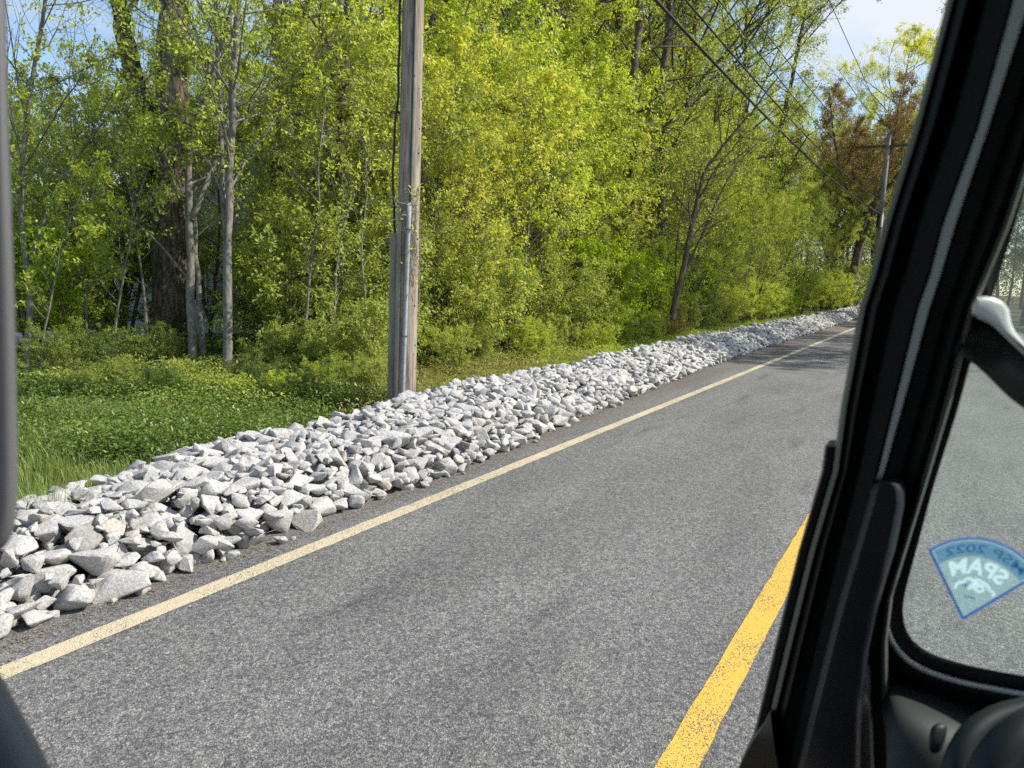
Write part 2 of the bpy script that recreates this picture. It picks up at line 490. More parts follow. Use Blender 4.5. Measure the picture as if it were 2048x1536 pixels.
# ------------------------------------------------------------------ ground, road, markings
tag(mesh_obj('ground', [(-900, -300, -0.03), (900, -300, -0.03), (900, 1500, -0.03), (-900, 1500, -0.03)], [(0, 1, 2, 3)], M_SOIL), kind='structure')
tag(mesh_obj('road', [(-5.2, -60, 0), (3.9, -60, 0), (3.9, 320, 0), (-5.2, 320, 0)], [(0, 1, 2, 3)], M_ASPH), kind='structure')


def strip(name, x, w, y0, y1, mat, label_kind='structure'):
    ys = np.arange(y0, y1, 0.06 if y1 < 60 else 0.12)
    a = w / 2 + rng.normal(0, 0.0026, len(ys)); c = w / 2 + rng.normal(0, 0.0026, len(ys))
    V = np.zeros((len(ys), 2, 3)); V[:, 0, 0] = x - a; V[:, 1, 0] = x + c
    V[:, :, 1] = ys[:, None]; V[:, :, 2] = 0.004
    i = np.arange(len(ys) - 1)[:, None] * 2
    q = np.concatenate([i, i + 1, i + 3, i + 2], 1)
    return tag(mesh_obj(name, V, q, mat), kind=label_kind)


strip('edge_line', -3.80, 0.140, -20, 300, M_WLINE)
strip('centre_line', -0.765, 0.155, -20, 300, M_YLINE)
strip('centre_line', -0.41, 0.155, -20, 300, M_YLINE)

# driveway across the lawn behind the trees
M_DRIVE = pbr('pale_driveway_asphalt', (0.30, 0.29, 0.28), 0.9, noise=(3, (0.40, 0.39, 0.37), 0.4, 0.6))
dv = [(-23.0, 0), (-20.3, 0), (-19.4, 14), (-19.0, 22), (-20, 30), (-23.5, 30), (-22.6, 22), (-22.6, 14)]
tag(mesh_obj('driveway', [(x, y, -0.02) for x, y in dv], [(0, 1, 2, 7), (7, 2, 3, 6), (6, 3, 4, 5)], M_DRIVE), kind='structure')


# ------------------------------------------------------------------ stone bank
def make_rock(seed, detail):
    """angular blasted stone inside the unit ball"""
    r = np.random.default_rng(seed)
    bm = bmesh.new()
    n = int(r.integers(9, 14))
    for _ in range(n):
        v = norm(r.normal(size=3)) * r.uniform(0.82, 1.0)
        bm.verts.new(v)
    bmesh.ops.convex_hull(bm, input=bm.verts[:])
    loose = [v for v in bm.verts if not v.link_faces]
    bmesh.ops.delete(bm, geom=loose, context='VERTS')
    bmesh.ops.dissolve_limit(bm, angle_limit=math.radians(14), verts=bm.verts[:], edges=bm.edges[:])
    if detail > 0:
        bmesh.ops.bevel(bm, geom=bm.edges[:], offset=0.07, segments=1, affect='EDGES', profile=0.5)
        bmesh.ops.triangulate(bm, faces=bm.faces[:])
    if detail > 1:
        bmesh.ops.subdivide_edges(bm, edges=[e for e in bm.edges if e.calc_length() > 0.28], cuts=2, use_grid_fill=True)
        bmesh.ops.triangulate(bm, faces=bm.faces[:])
        off = Vector((seed * 3.1, seed * 1.7, 0))
        for v in bm.verts:
            d = mnoise.noise(v.co * 2.2 + off) * 0.10 + mnoise.noise(v.co * 6 + off) * 0.035
            v.co *= 1 + d
    bmesh.ops.triangulate(bm, faces=bm.faces[:])
    V = np.array([v.co[:] for v in bm.verts]); Fc = np.array([[v.index for v in f.verts] for f in bm.faces]) if False else None
    bm.verts.index_update()
    Fc = np.array([[v.index for v in f.verts] for f in bm.faces])
    bm.free()
    c = (V.max(0) + V.min(0)) / 2
    V = (V - c) / ((V.max(0) - V.min(0)) / 2)
    return V, Fc


NP = 26
ROCK_HI = [make_rock(100 + i, 2) for i in range(NP)]
ROCK_MID = [make_rock(100 + i, 1) for i in range(NP)]
ROCK_LO = [make_rock(100 + i, 0) for i in range(NP)]

YB = np.array([-2, 1, 3, 7, 8.8, 12, 17.5, 22, 32, 50, 90, 140]); XB = np.array([-4.08, -4.10, -4.14, -4.12, -4.34, -4.50, -4.75, -4.82, -4.85, -4.9, -5.0, -5.2])
YR = np.array([-2, 1, 2.7, 4.5, 7.2, 9, 13, 19, 31, 75, 140]); XR = np.array([-5.45, -5.5, -5.6, -5.95, -6.15, -6.3, -6.35, -6.7, -6.85, -7.3, -7.5])
G = 0.025
gx0, gy0 = -8.0, -1.5
GW, GH = int(4.3 / G), int(112 / G)
H = np.zeros((GH, GW), np.float32)


def target(x, y):
    xb = np.interp(y, YB, XB) + 0.05 * math.sin(y * 2.3) + 0.04 * math.sin(y * 5.1 + 1)
    xr = np.interp(y, YR, XR) + 0.06 * math.sin(y * 1.9 + 2)
    if x > xb or x < xr: return -1
    a = (xb - x); c = (x - xr)
    h = float(np.interp(y, [1, 7], [0.31, 0.37])) + 0.04 * math.sin(y * 0.9) + 0.03 * math.sin(y * 2.7 + x * 3)
    return min(h, 0.05 + a * 0.62, 0.10 + c * 0.75)


rocks = []          # (x, y, z, a, b, c, yaw, tiltx, tilty, proto)
rr_ = random.Random(5)


def euler(tx, ty, rz):
    return Matrix.Rotation(rz, 3, 'Z') @ Matrix.Rotation(ty, 3, 'Y') @ Matrix.Rotation(tx, 3, 'X')


def deposit(n, y0, y1, smin, smax, sink=0.7):
    global H
    for _ in range(n):
        y = y0 + (y1 - y0) * rr_.random()
        xb = np.interp(y, YB, XB); xr = np.interp(y, YR, XR)
        x = xb - 0.02 - (xb - xr) * rr_.random()
        s = smin + (smax - smin) * rr_.random() ** 1.9
        T = target(x, y)
        if T < 0: continue
        a = s * rr_.uniform(0.9, 1.45); b = s * rr_.uniform(0.72, 1.05); c = s * rr_.uniform(0.52, 0.88)
        yaw = rr_.uniform(0, math.pi)
        m = int(a / G) + 1
        ci = int((y - gy0) / G); cj = int((x - gx0) / G)
        if ci - m < 0 or cj - m < 0 or ci + m + 1 > GH or cj + m + 1 > GW: continue
        w = H[ci - m:ci + m + 1, cj - m:cj + m + 1]
        if w[m, m] + c * 1.35 > T + 0.07: continue
        g = np.arange(-m, m + 1) * G
        gx, gy = np.meshgrid(g, g)
        cc, ss = math.cos(yaw), math.sin(yaw)
        u = (gx * cc + gy * ss) / a; v = (-gx * ss + gy * cc) / b
        q = 1 - u * u - v * v
        mask = q > 0
        if mask.sum() < 3: continue
        hz = c * np.sqrt(np.clip(q, 0, None)) * 0.92
        need = (w + hz)[mask]
        zc = float(np.quantile(need, sink))
        if zc + c > T + 0.13: continue
        # the slope under the stone tips it
        tilt = rr_.gauss(0, 0.28)
        rocks.append((x, y, zc, a, b, c, yaw, rr_.gauss(0, 0.25), tilt, rr_.randrange(NP)))
        H[ci - m:ci + m + 1, cj - m:cj + m + 1] = np.where(mask, np.maximum(w, zc + hz), w)


deposit(15000, -1.2, 14, 0.064, 0.142)
deposit(10000, -1.2, 14, 0.045, 0.082, 0.55)
deposit(6000, -1.2, 12, 0.03, 0.05, 0.5)
deposit(15000, 14, 40, 0.07, 0.14)
deposit(6000, 14, 40, 0.05, 0.09, 0.6)
deposit(13000, 40, 108, 0.09, 0.16)
# a few strays on the asphalt
for _ in range(22):
    y = rr_.uniform(0.8, 16); s = rr_.uniform(0.02, 0.05)
    x = float(np.interp(y, YB, XB)) + rr_.uniform(0.0, 0.09)
    rocks.append((x, y, s * 0.55, s * 1.2, s, s * 0.7, rr_.uniform(0, 3), 0, 0, rr_.randrange(NP)))


def cam_px(P):
    d = np.asarray(P) - CAM
    k = float(d @ F)
    return 1024 + d @ R / k * 1500, 768 - d @ U / k * 1500, k


def vis_size(r):
    x, y, k = cam_px(r[:3])
    if k < 0.5 or x < -40 or x > 1760 or y > 1560 or y < 0: return 0
    # buried stones do not show
    ci = int((r[1] - gy0) / G); cj = int((r[0] - gx0) / G)
    top = H[ci, cj] if 0 <= ci < GH and 0 <= cj < GW else 0
    hid = max(0.0, float(top) - (r[2] + r[5] * 0.92))
    return (r[3] * r[4]) ** 0.5 / k * (1 - min(1, hid / (r[5] * 0.9)))


order = sorted(range(len(rocks)), key=lambda i: -vis_size(rocks[i]))
near_set = set(order[:300])
rock_me = []
for V, Fc in ROCK_HI:
    o = mesh_obj('stone_shape', V, Fc, M_ROCK)
    rock_me.append(o.data); bpy.data.objects.remove(o)
    me = rock_me[-1]
    me.polygons.foreach_set('use_smooth', np.ones(len(me.polygons), dtype=bool))
    me.set_sharp_from_angle(angle=math.radians(26))
for i in order[:300]:
    x, y, z, a, b, c, yaw, tx, ty, p = rocks[i]
    o = bpy.data.objects.new('stone', rock_me[p])
    COL.objects.link(o)
    o.location = (x, y, z)
    o.rotation_euler = euler(tx, ty, yaw).to_euler()
    o.scale = (a, b, c)
    xb = float(np.interp(y, YB, XB)); xr = float(np.interp(y, YR, XR))
    f = (xb - x) / (xb - xr)
    row = 'in the lowest row of the bank beside the asphalt' if f < 0.2 else ('on the sloping face of the white stone bank' if f < 0.6 else 'on top of the white stone bank beside the grass')
    size = 'large' if a > 0.155 else ('fist-sized' if a < 0.095 else 'medium')
    form = 'long flat' if a > 1.5 * b or c < 0.6 * b else ('tall wedge' if c > 0.85 * b else 'blocky')
    tag(o, f'{size} {form} white stone {row}', 'stone', f'{size} {form} white stones {row}')
# everything smaller or farther: one heap
Vs, Fs, As, nv = [], [], [], 0
for i, r in enumerate(rocks):
    if i in near_set: continue
    x, y, z, a, b, c, yaw, tx, ty, p = r
    src = ROCK_HI if y < 9 else (ROCK_MID if y < 30 else ROCK_LO)
    V, Fc = src[p]
    E3 = np.array(euler(tx, ty, yaw))
    W = (V * (a, b, c)) @ E3.T + (x, y, z)
    Vs.append(W); Fs.append(Fc + nv); nv += len(W); As.append(np.full(len(Fc), rr_.random()))
heap = mesh_obj('stone_bank', np.concatenate(Vs), np.concatenate(Fs), M_ROCK, attr=np.concatenate(As))
tag(heap, 'long low bank of smaller and farther white stones lining the road edge', 'stone bank', kind='stuff')
# dark soil filling under the stones
ys = np.arange(-2, 110, 0.5)
V = []
for y in ys:
    xb = np.interp(y, YB, XB); xr = np.interp(y, YR, XR)
    for f, z in ((-0.02, -0.02), (0.2, 0.03), (0.45, 0.10), (0.8, 0.10), (1.0, -0.02)):
        V.append((xb + (xr - xb) * f - 0.05, y, z))
q = [(i * 5 + j, i * 5 + j + 1, i * 5 + j + 6, i * 5 + j + 5) for i in range(len(ys) - 1) for j in range(4)]
tag(mesh_obj('ground_under_stones', V, q, pbr('dark_soil', (0.03, 0.026, 0.022), 0.95, noise=(14, (0.07, 0.06, 0.05), 0.4, 0.7))), kind='structure')


# ------------------------------------------------------------------ scattered leaves and blades
def leaf_quads(P, D, Nn, Ln, Wd, fold=0.25):
    """rhombic folded leaves: base P, direction D, side vector from normal Nn"""
    S = np.cross(D, Nn); S /= np.linalg.norm(S, axis=1)[:, None] + 1e-9
    Nv = np.cross(S, D)
    m = P + D * (Ln * 0.45)[:, None]
    a = m + S * (Wd / 2)[:, None] + Nv * (Wd * fold)[:, None]
    b = m - S * (Wd / 2)[:, None] + Nv * (Wd * fold)[:, None]
    t = P + D * Ln[:, None]
    V = np.stack([P, a, t, b], 1).reshape(-1, 3)
    i = np.arange(len(P))[:, None] * 4
    Fq = np.concatenate([np.concatenate([i, i + 1, i + 2], 1), np.concatenate([i, i + 2, i + 3], 1)], 0)
    return V, Fq


def unit(n):
    v = rng.normal(size=(n, 3)); return v / np.linalg.norm(v, axis=1)[:, None]


def blades(x, y, h, w=0.006, lean=0.45):
    n = len(x)
    az = rng.uniform(0, 2 * np.pi, n)
    d = np.stack([np.cos(az), np.sin(az), np.zeros(n)], 1)
    s = np.stack([-np.sin(az + rng.normal(0, .8, n)), np.cos(az), np.zeros(n)], 1)
    l = rng.uniform(0.1, lean, n)
    P = np.stack([x, y, np.full(n, -0.03)], 1)
    m = P + d * (h * l * 0.3)[:, None] + np.array([0, 0, 1]) * (h * 0.55)[:, None]
    t = P + d * (h * l * 1.15)[:, None] + np.array([0, 0, 1]) * (h * rng.uniform(0.7, 1.0, n))[:, None]
    V = np.stack([P - s * w, P + s * w, m + s * w * .8, m - s * w * .8, t], 1).reshape(-1, 3)
    i = np.arange(n)[:, None] * 5
    T = np.concatenate([np.concatenate([i, i + 1, i + 2], 1), np.concatenate([i, i + 2, i + 3], 1), np.concatenate([i + 3, i + 2, i + 4], 1)], 0)
    tt = rng.random(n)
    return V, T, np.concatenate([tt, tt, tt])


def clumps(n, x0, x1, y0, y1, nc, spread):
    cx_, cy_ = rng.uniform(x0, x1, nc), rng.uniform(y0, y1, nc)
    k = rng.integers(0, nc, n)
    return cx_[k] + rng.normal(0, spread, n), cy_[k] + rng.normal(0, spread, n), k


def rear(y): return np.interp(y, YR, XR)


# tall grass tufts beside the stones, near end
x, y, k = clumps(30000, -11.5, -6.0, 2.2, 6.9, 300, 0.14)
ok = (x < rear(y) - 0.05); x, y, k = x[ok], y[ok], k[ok]
hh = (0.12 + 0.26 * rng.random(300) ** 1.4)[k] * rng.uniform(0.6, 1.1, len(x))
V, T, a = blades(x, y, hh, 0.0042)
tag(mesh_obj('grass', V, T, LEAF_GRASS, attr=a), kind='stuff')
# short grass and herbs along the back of the bank, up the road
y = rng.uniform(9, 75, 26000) ** 1.0; y = 9 + (y - 9) * rng.random(len(y)) ** 0.5
x = rear(y) - 0.02 - rng.exponential(0.65, len(y))
V, T, a = blades(x, y, rng.uniform(0.10, 0.38, len(x)), 0.007)
tag(mesh_obj('verge_grass', V, T, LEAF_BRIGHT, attr=a * 0.7), kind='stuff')
# dry straw and dead stems lodged between stones and grass
n_ = 7000
y = rng.uniform(2.2, 12, n_); x = rear(y) + 0.05 - rng.exponential(0.22, n_)
P = np.stack([x, y, rng.uniform(0.0, 0.07, n_)], 1)
D = unit(n_); D[:, 2] = D[:, 2] * 0.15 + 0.03; D /= np.linalg.norm(D, axis=1)[:, None]
Ln = rng.uniform(0.05, 0.22, n_)
V, T = leaf_quads(P, D, unit(n_) * 0.3 + np.array([0, 0, 1.0]), Ln, np.full(n_, 0.006))
a = 0.5 + 0.5 * rng.random(n_)
tag(mesh_obj('straw_litter', V, T, LEAF_TAN, attr=np.concatenate([a, a])), kind='stuff')
# mown lawn under and beyond the trees
x = rng.uniform(-34, -12, 26000); y = rng.uniform(5, 26, 26000)
ok = (x < -23.4) | (x > -18.8); x, y = x[ok], y[ok]
V, T, a = blades(x, y, rng.uniform(0.03, 0.09, len(x)), 0.012)
tag(mesh_obj('lawn_grass', V, T, LEAF_GRASS, attr=a * 0.5), kind='stuff')


def cover(name, n, region, mat, ls, hmax, nc=260, spread=0.33, bare=True):
    x, y, k = clumps(n, *region, nc, spread)
    ok = (x < rear(y) - 0.08); x, y, k = x[ok], y[ok], k[ok]
    n = len(x)
    hc = (0.3 + 0.7 * rng.random(nc))[k] * hmax
    z = hc * rng.random(n) ** 0.6
    P = np.stack([x, y, z - 0.02], 1)
    D = unit(n); D[:, 2] = np.abs(D[:, 2]) * 0.6 - 0.05; D /= np.linalg.norm(D, axis=1)[:, None]
    Nn = unit(n) * 0.5 + np.array([0, 0, 1.0])
    Ln = ls * rng.uniform(0.6, 1.3, n)
    V, T = leaf_quads(P, D, Nn, Ln, Ln * 0.5)
    a = np.clip(-0.05 + 0.65 * rng.random(nc)[k] + 0.4 * rng.random(n), 0, 1)
    return tag(mesh_obj(name, V, T, mat, attr=np.concatenate([a, a])), kind='stuff')


cover('ground_cover', 90000, (-12.4, -6.2, 4.4, 9.3), LEAF_COVER, 0.048, 0.42, 230, 0.22)
cover('yellow_ground_cover', 9000, (-13.0, -7.8, 6.2, 9.0), LEAF_OLIVE, 0.06, 0.50, 60, 0.22)
cover('tan_ground_cover', 26000, (-9.2, -6.5, 8.0, 16.5), LEAF_TAN, 0.060, 0.36, 170, 0.32)
cover('green_ground_cover', 20000, (-9.8, -6.9, 14, 32), LEAF_MID, 0.07, 0.42, 160, 0.36)
cover('leaf_litter', 16000, (-17, -8.4, 7.5, 24), LEAF_TAN, 0.07, 0.05, 300, 0.9)
# grit, chips and leaf crumbs between the stones and the edge line
n = 5200
y = rng.uniform(0.5, 22, n); x = np.interp(y, YB, XB) + 0.03 + rng.exponential(0.05, n)
P = np.stack([x, y, np.full(n, 0.006)], 1)
D = unit(n); D[:, 2] *= 0.15; Nn = unit(n) * 0.4 + np.array([0, 0, 1.0])
Ln = rng.uniform(0.006, 0.022, n)
V, T = leaf_quads(P, D, Nn, Ln, Ln * 0.7)
a = rng.random(n)
tag(mesh_obj('grit', V, T, M_LIT, attr=np.concatenate([a, a])), kind='stuff')
# tuft pushing through the stones at the near end
x = -5.15 + rng.normal(0, 0.08, 160); y = 2.72 + rng.normal(0, 0.08, 160)
V, T, a = blades(x, y, rng.uniform(0.45, 0.75, 160), 0.004, 0.3)
tag(mesh_obj('grass_tuft', V, T, LEAF_GRASS, attr=a), 'small green grass tuft pushing up between the white stones', 'grass tuft')


# ------------------------------------------------------------------ trees
class Tree:
    def __init__(s, seed):
        s.r = np.random.default_rng(seed)
        s.tb = Tubes(); s.an = []; s.ad = []

    def line(s, p, d, length, r0, r1, seg, wob, up=0.0, sides=5):
        pts = [np.array(p, float)]; d = norm(d); h = length / seg
        for _ in range(seg):
            d = norm(d + s.r.normal(0, wob, 3) + np.array([0, 0, up]))
            pts.append(pts[-1] + d * h)
        pts = np.array(pts)
        s.tb.add(pts, np.linspace(r0, r1, seg + 1), sides)
        return pts

    def at(s, pts, t):
        f = t * (len(pts) - 1); i = min(int(f), len(pts) - 2); f -= i
        return pts[i] * (1 - f) + pts[i + 1] * f, norm(pts[i + 1] - pts[i])

    def side_dir(s, d, ang, az=None):
        a = norm(np.cross(d, [0.3, 0.5, 0.81])); b = np.cross(d, a)
        az = s.r.uniform(0, 2 * np.pi) if az is None else az
        return norm(d * math.cos(ang) + (a * math.cos(az) + b * math.sin(az)) * math.sin(ang))

    def branch(s, p, d, length, r0, lv, P):
        seg = max(3, int(5 - lv))
        pts = s.line(p, d, length, r0, max(r0 * 0.35, 0.0025), seg, P['wob'], P['up'], 5 if lv == 0 else 3)
        if lv >= P['levels']:
            m = P['anch']
            for t in s.r.uniform(0.15, 1.0, m):
                q, dd = s.at(pts, t); s.an.append(q); s.ad.append(dd)
            return
        n = P['kids'][lv]
        for t in s.r.uniform(0.22, 1.0, n):
            q, dd = s.at(pts, t)
            s.branch(q, s.side_dir(dd, s.r.uniform(0.45, 1.05)), length * s.r.uniform(0.32, 0.58) * (1.15 - 0.4 * t), r0 * (1 - 0.55 * t) * 0.55, lv + 1, P)

    def crown(s, trunk, r0, P):
        """branches all along a trunk polyline from fraction P['from'] up"""
        n = P['n']
        ts = P['from'] + (1 - P['from']) * (np.arange(n) + s.r.uniform(0, 1, n)) / n
        for i, t in enumerate(ts):
            q, d = s.at(trunk, min(t, 0.999))
            f = (t - P['from']) / (1 - P['from'])
            ln = P['len'] * (P['shape'](f)) * s.r.uniform(0.7, 1.25)
            az = s.r.uniform(0, 2 * np.pi)
            s.branch(q, s.side_dir(d, s.r.uniform(*P['ang']), az), ln, max(0.006, r0 * (1 - 0.8 * t) * 0.45), 0, P)

    def leaves(s, per, size, droop=0.3, rad=0.1, wid=0.55, frac=1.0):
        A = np.array(s.an); Dd = np.array(s.ad)
        if frac < 1:
            k = s.r.random(len(A)) < frac; A, Dd = A[k], Dd[k]
        A = np.repeat(A, per, 0); Dd = np.repeat(Dd, per, 0)
        n = len(A)
        o = s.r.normal(size=(n, 3)); o /= np.linalg.norm(o, axis=1)[:, None]
        P = A + o * (rad * s.r.random(n) ** 0.6)[:, None]
        D = Dd * 0.5 + s.r.normal(0, 0.6, (n, 3)) + np.array([0, 0, -droop]); D /= np.linalg.norm(D, axis=1)[:, None]
        Nn = s.r.normal(0, 0.6, (n, 3)) + np.array([0.25, 0.1, 0.9])
        Ln = size * s.r.uniform(0.55, 1.3, n)
        V, T = leaf_quads(P, D, Nn, Ln, Ln * wid)
        # neighbouring leaves are alike: tint follows the sprig, not only the leaf
        tt = np.repeat(s.r.random(len(A) // per), per) * 0.6 + s.r.random(n) * 0.4
        return V, T, np.concatenate([tt, tt])


def build(name, t, bark, lm, lf, crown_name='crown'):
    root = empty(name)
    t.tb.build('trunk', bark, root)
    if lf is not None:
        V, T, a = lf
        mesh_obj(crown_name, V, T, lm, root, attr=a)
    return root


def copy_tree(root, loc, rz, sc, lm=None, bark=None, tilt=(0, 0)):
    r = root.copy(); COL.objects.link(r)
    r.location = loc; r.rotation_euler = (tilt[0], tilt[1], rz); r.scale = (sc, sc, sc) if np.isscalar(sc) else sc
    for ch in root.children:
        c = ch.copy(); COL.objects.link(c); c.parent = r
        m = lm if ch.name.startswith('crown') else bark
        if m:
            c.material_slots[0].link = 'OBJECT'; c.material_slots[0].material = m
    return r


def round_shape(f): return 0.35 + 1.0 * math.sin(math.pi * min(1, 0.12 + f * 0.88)) ** 0.8
def cone_shape(f): return 1.1 - 0.85 * f
def vase_shape(f): return 0.55 + 0.6 * f


def straight(seed, h, wob=0.06, seg=10, base=(0, 0, -0.1), lean=(0, 0)):
    r = np.random.default_rng(seed)
    p = np.array(base, float); pts = [p]; d = norm([lean[0], lean[1], 1])
    for _ in range(seg):
        d = norm(d + np.array([*r.normal(0, wob, 2), 0.08])); p = p + d * h / seg; pts.append(p)
    return np.array(pts)


# --- prototypes
def proto_young(seed, h=8.0, stems=2):
    t = Tree(seed)
    for s_ in range(stems):
        tr = straight(seed * 7 + s_, h * t.r.uniform(0.8, 1.05), 0.07, 12, (t.r.normal(0, .15), t.r.normal(0, .15), -0.1), t.r.normal(0, 0.13, 2))
        r0 = 0.055
        t.tb.add(tr, np.linspace(r0, 0.008, len(tr)), 7, rough=0.04)
        t.crown(tr, r0, dict(n=26, **{'from': 0.10}, len=1.75, shape=round_shape, ang=(0.7, 1.25), levels=2, kids=(5, 4), anch=5, wob=0.16, up=0.05))
    return build('young_tree', t, BARK_GREY, LEAF_LIME, t.leaves(3, 0.086, 0.45, 0.11))


def proto_tall(seed, h=18.0, r0=0.26, frm=0.22, per=3, leafs=0.085, bark=BARK_DARK):
    t = Tree(seed)
    tr = straight(seed * 7, h, 0.05, 14)
    t.tb.add(tr, np.linspace(r0, 0.03, len(tr)), 12, rough=0.03)
    t.crown(tr, r0, dict(n=30, **{'from': frm}, len=4.6, shape=round_shape, ang=(0.6, 1.2), levels=3, kids=(6, 5, 4), anch=4, wob=0.16, up=0.05))
    return build('tall_tree', t, bark, LEAF_MID, t.leaves(per, leafs, 0.4, 0.22))


def proto_shrub(seed, h=2.6, stems=9, per=4, ls=0.055):
    t = Tree(seed)
    for s_ in range(stems):
        az = t.r.uniform(0, 6.28)
        tr = straight(seed * 7 + s_, h * t.r.uniform(0.6, 1.1), 0.12, 8, (0.25 * math.cos(az), 0.25 * math.sin(az), -0.05), (0.45 * math.cos(az), 0.45 * math.sin(az)))
        t.tb.add(tr, np.linspace(0.018, 0.004, len(tr)), 5)
        t.crown(tr, 0.018, dict(n=12, **{'from': 0.15}, len=0.72, shape=round_shape, ang=(0.6, 1.2), levels=1, kids=(5,), anch=6, wob=0.18, up=0.03))
    return build('shrub', t, BARK_BROWN, LEAF_MID, t.leaves(per, ls, 0.3, 0.08))


def proto_sapling(seed, h=5.0):
    t = Tree(seed)
    tr = straight(seed * 7, h, 0.09, 12)
    t.tb.add(tr, np.linspace(0.028, 0.004, len(tr)), 6)
    t.crown(tr, 0.028, dict(n=20, **{'from': 0.25}, len=1.15, shape=cone_shape, ang=(0.6, 1.15), levels=1, kids=(4,), anch=4, wob=0.12, up=0.06))
    return build('sapling', t, BARK_GREY, LEAF_LIME, t.leaves(4, 0.105, 0.6, 0.10, 0.45))


def proto_fine(seed, h=7.0, stems=5, ls=0.045, bark=BARK_BROWN):
    """feathery shrub tree with fine leaves on upswept stems"""
    t = Tree(seed)
    for s_ in range(stems):
        az = s_ * 6.28 / stems + t.r.normal(0, .3)
        tr = straight(seed * 7 + s_, h * t.r.uniform(0.75, 1.05), 0.05, 12, (0.3 * math.cos(az), 0.3 * math.sin(az), -0.05), (0.3 * math.cos(az), 0.3 * math.sin(az)))
        t.tb.add(tr, np.linspace(0.035, 0.005, len(tr)), 5)
        t.crown(tr, 0.035, dict(n=24, **{'from': 0.05}, len=1.35, shape=round_shape, ang=(0.35, 0.9), levels=2, kids=(4, 4), anch=5, wob=0.10, up=0.09))
    return build('feathery_tree', t, bark, LEAF_LIME, t.leaves(3, ls, 0.15, 0.09, 0.5))


def proto_budding(seed, h=14):
    """broad tree still almost bare: fans of fine twigs with russet buds"""
    t = Tree(seed)
    tr = straight(seed * 7, h * 0.4, 0.05, 6)
    t.tb.add(tr, np.linspace(0.28, 0.18, len(tr)), 10)
    for k in range(7):
        az = k * 0.9 + t.r.normal(0, .2); ln = h * 0.62 * t.r.uniform(0.8, 1.1)
        q, d = t.at(tr, t.r.uniform(0.6, 0.99))
        lim = t.line(q, (math.cos(az) * 0.8, math.sin(az) * 0.8, 1.0), ln, 0.11, 0.02, 8, 0.10, 0.05, 6)
        t.crown(lim, 0.09, dict(n=13, **{'from': 0.2}, len=3.0, shape=cone_shape, ang=(0.4, 0.9), levels=2, kids=(6, 5), anch=4, wob=0.09, up=0.06))
    return build('budding_tree', t, BARK_DARK, LEAF_RUST, t.leaves(5, 0.09, 0.0, 0.16, 0.5))


def proto_conifer(seed, h=2.4):
    t = Tree(seed)
    tr = straight(seed * 7, h, 0.03, 8)
    t.tb.add(tr, np.linspace(0.04, 0.006, len(tr)), 6)
    t.crown(tr, 0.04, dict(n=46, **{'from': 0.04}, len=1.25, shape=cone_shape, ang=(1.0, 1.45), levels=1, kids=(7,), anch=9, wob=0.08, up=0.03))
    return build('evergreen_shrub', t, BARK_BROWN, LEAF_DARK, t.leaves(5, 0.055, -0.1, 0.05, 0.13))


YOUNG = [proto_young(11, 7.5, 2), proto_young(12, 8.5, 2), proto_young(13, 6.5, 3)]
TALL = [proto_tall(21, 18, 0.24, 0.20, 4, 0.10), proto_tall(22, 20, 0.30, 0.3, 4, 0.10)]
SHRUB = [proto_shrub(31), proto_shrub(32, 2.2, 8, 4, 0.065), proto_shrub(33, 1.7, 10, 5, 0.05)]
SAP = [proto_sapling(41), proto_sapling(42, 4.2)]
FINE = [proto_fine(51), proto_fine(52, 6.0, 6)]
BUD = proto_budding(61)
CON = proto_conifer(71)
used = set()


def place(protos, k, x, y, sc, rz, name, label, cat, group=None, lm=None, bark=None, z=0.0, tilt=(0, 0)):
    p = protos[k % len(protos)] if isinstance(protos, list) else protos
    used.add(p.name)
    r = copy_tree(p, (x, y, z), rz, sc, lm, bark, tilt)
    r.name = name
    return tag(r, label, cat, group)


tr_ = random.Random(9)


def px_x(px, Y):
    """X of the point at depth line Y seen in photo column px"""
    v = F + (px - 1024) / 1500 * R + (768 - 500) / 1500 * U
    return v[0] / v[1] * Y


# front thicket: young trees, right of the pole up to the far end (X by column, Y by depth)
front = [  # column, X line, proto, scale, leaf
    (880, -9.6, 0, 0.85, LEAF_YELLOW, 'orange-tinged young tree just behind the utility pole'),
    (960, -10.2, 1, 1.0, LEAF_YELLOW, 'yellow-green young tree beside the utility pole'),
    (1040, -10.0, 2, 1.05, LEAF_LIME, 'lime young tree in the thick of the roadside thicket'),
    (1120, -10.6, 0, 1.15, LEAF_LIME, 'dense lime young tree over the tan ground plants'),
    (1190, -10.0, 1, 1.0, LEAF_YELLOW, 'yellow-leaved young tree rising over the bright green bush'),
    (1290, -10.6, 2, 1.25, LEAF_MID, 'mid-green young tree behind the bright green bush'),
    (1400, -10.2, 0, 1.2, LEAF_LIME, 'lime young tree behind the leaning bare-stemmed tree'),
    (1470, -10.4, 1, 1.25, LEAF_MID, 'mid-green young tree between leaning tree and feathery trees'),
    (700, -11.5, 2, 0.95, LEAF_OLIVE, 'young tree with olive leaves on the near side of the utility pole'),
    (620, -12.5, 0, 1.0, LEAF_OLIVE, 'thin olive-leaved young tree before the grey house'),
    (760, -13.0, 1, 1.1, LEAF_YELLOW, 'yellow-green young tree half hidden by the utility pole'),
]
for i, (c, X, k, s, lm, lab) in enumerate(front):
    v = F + (c - 1024) / 1500 * R + (768 - 500) / 1500 * U
    Y = v[1] / v[0] * X
    place(YOUNG, k, X, Y, s, tr_.uniform(0, 6.3), 'young_tree', lab, 'tree', None, lm)
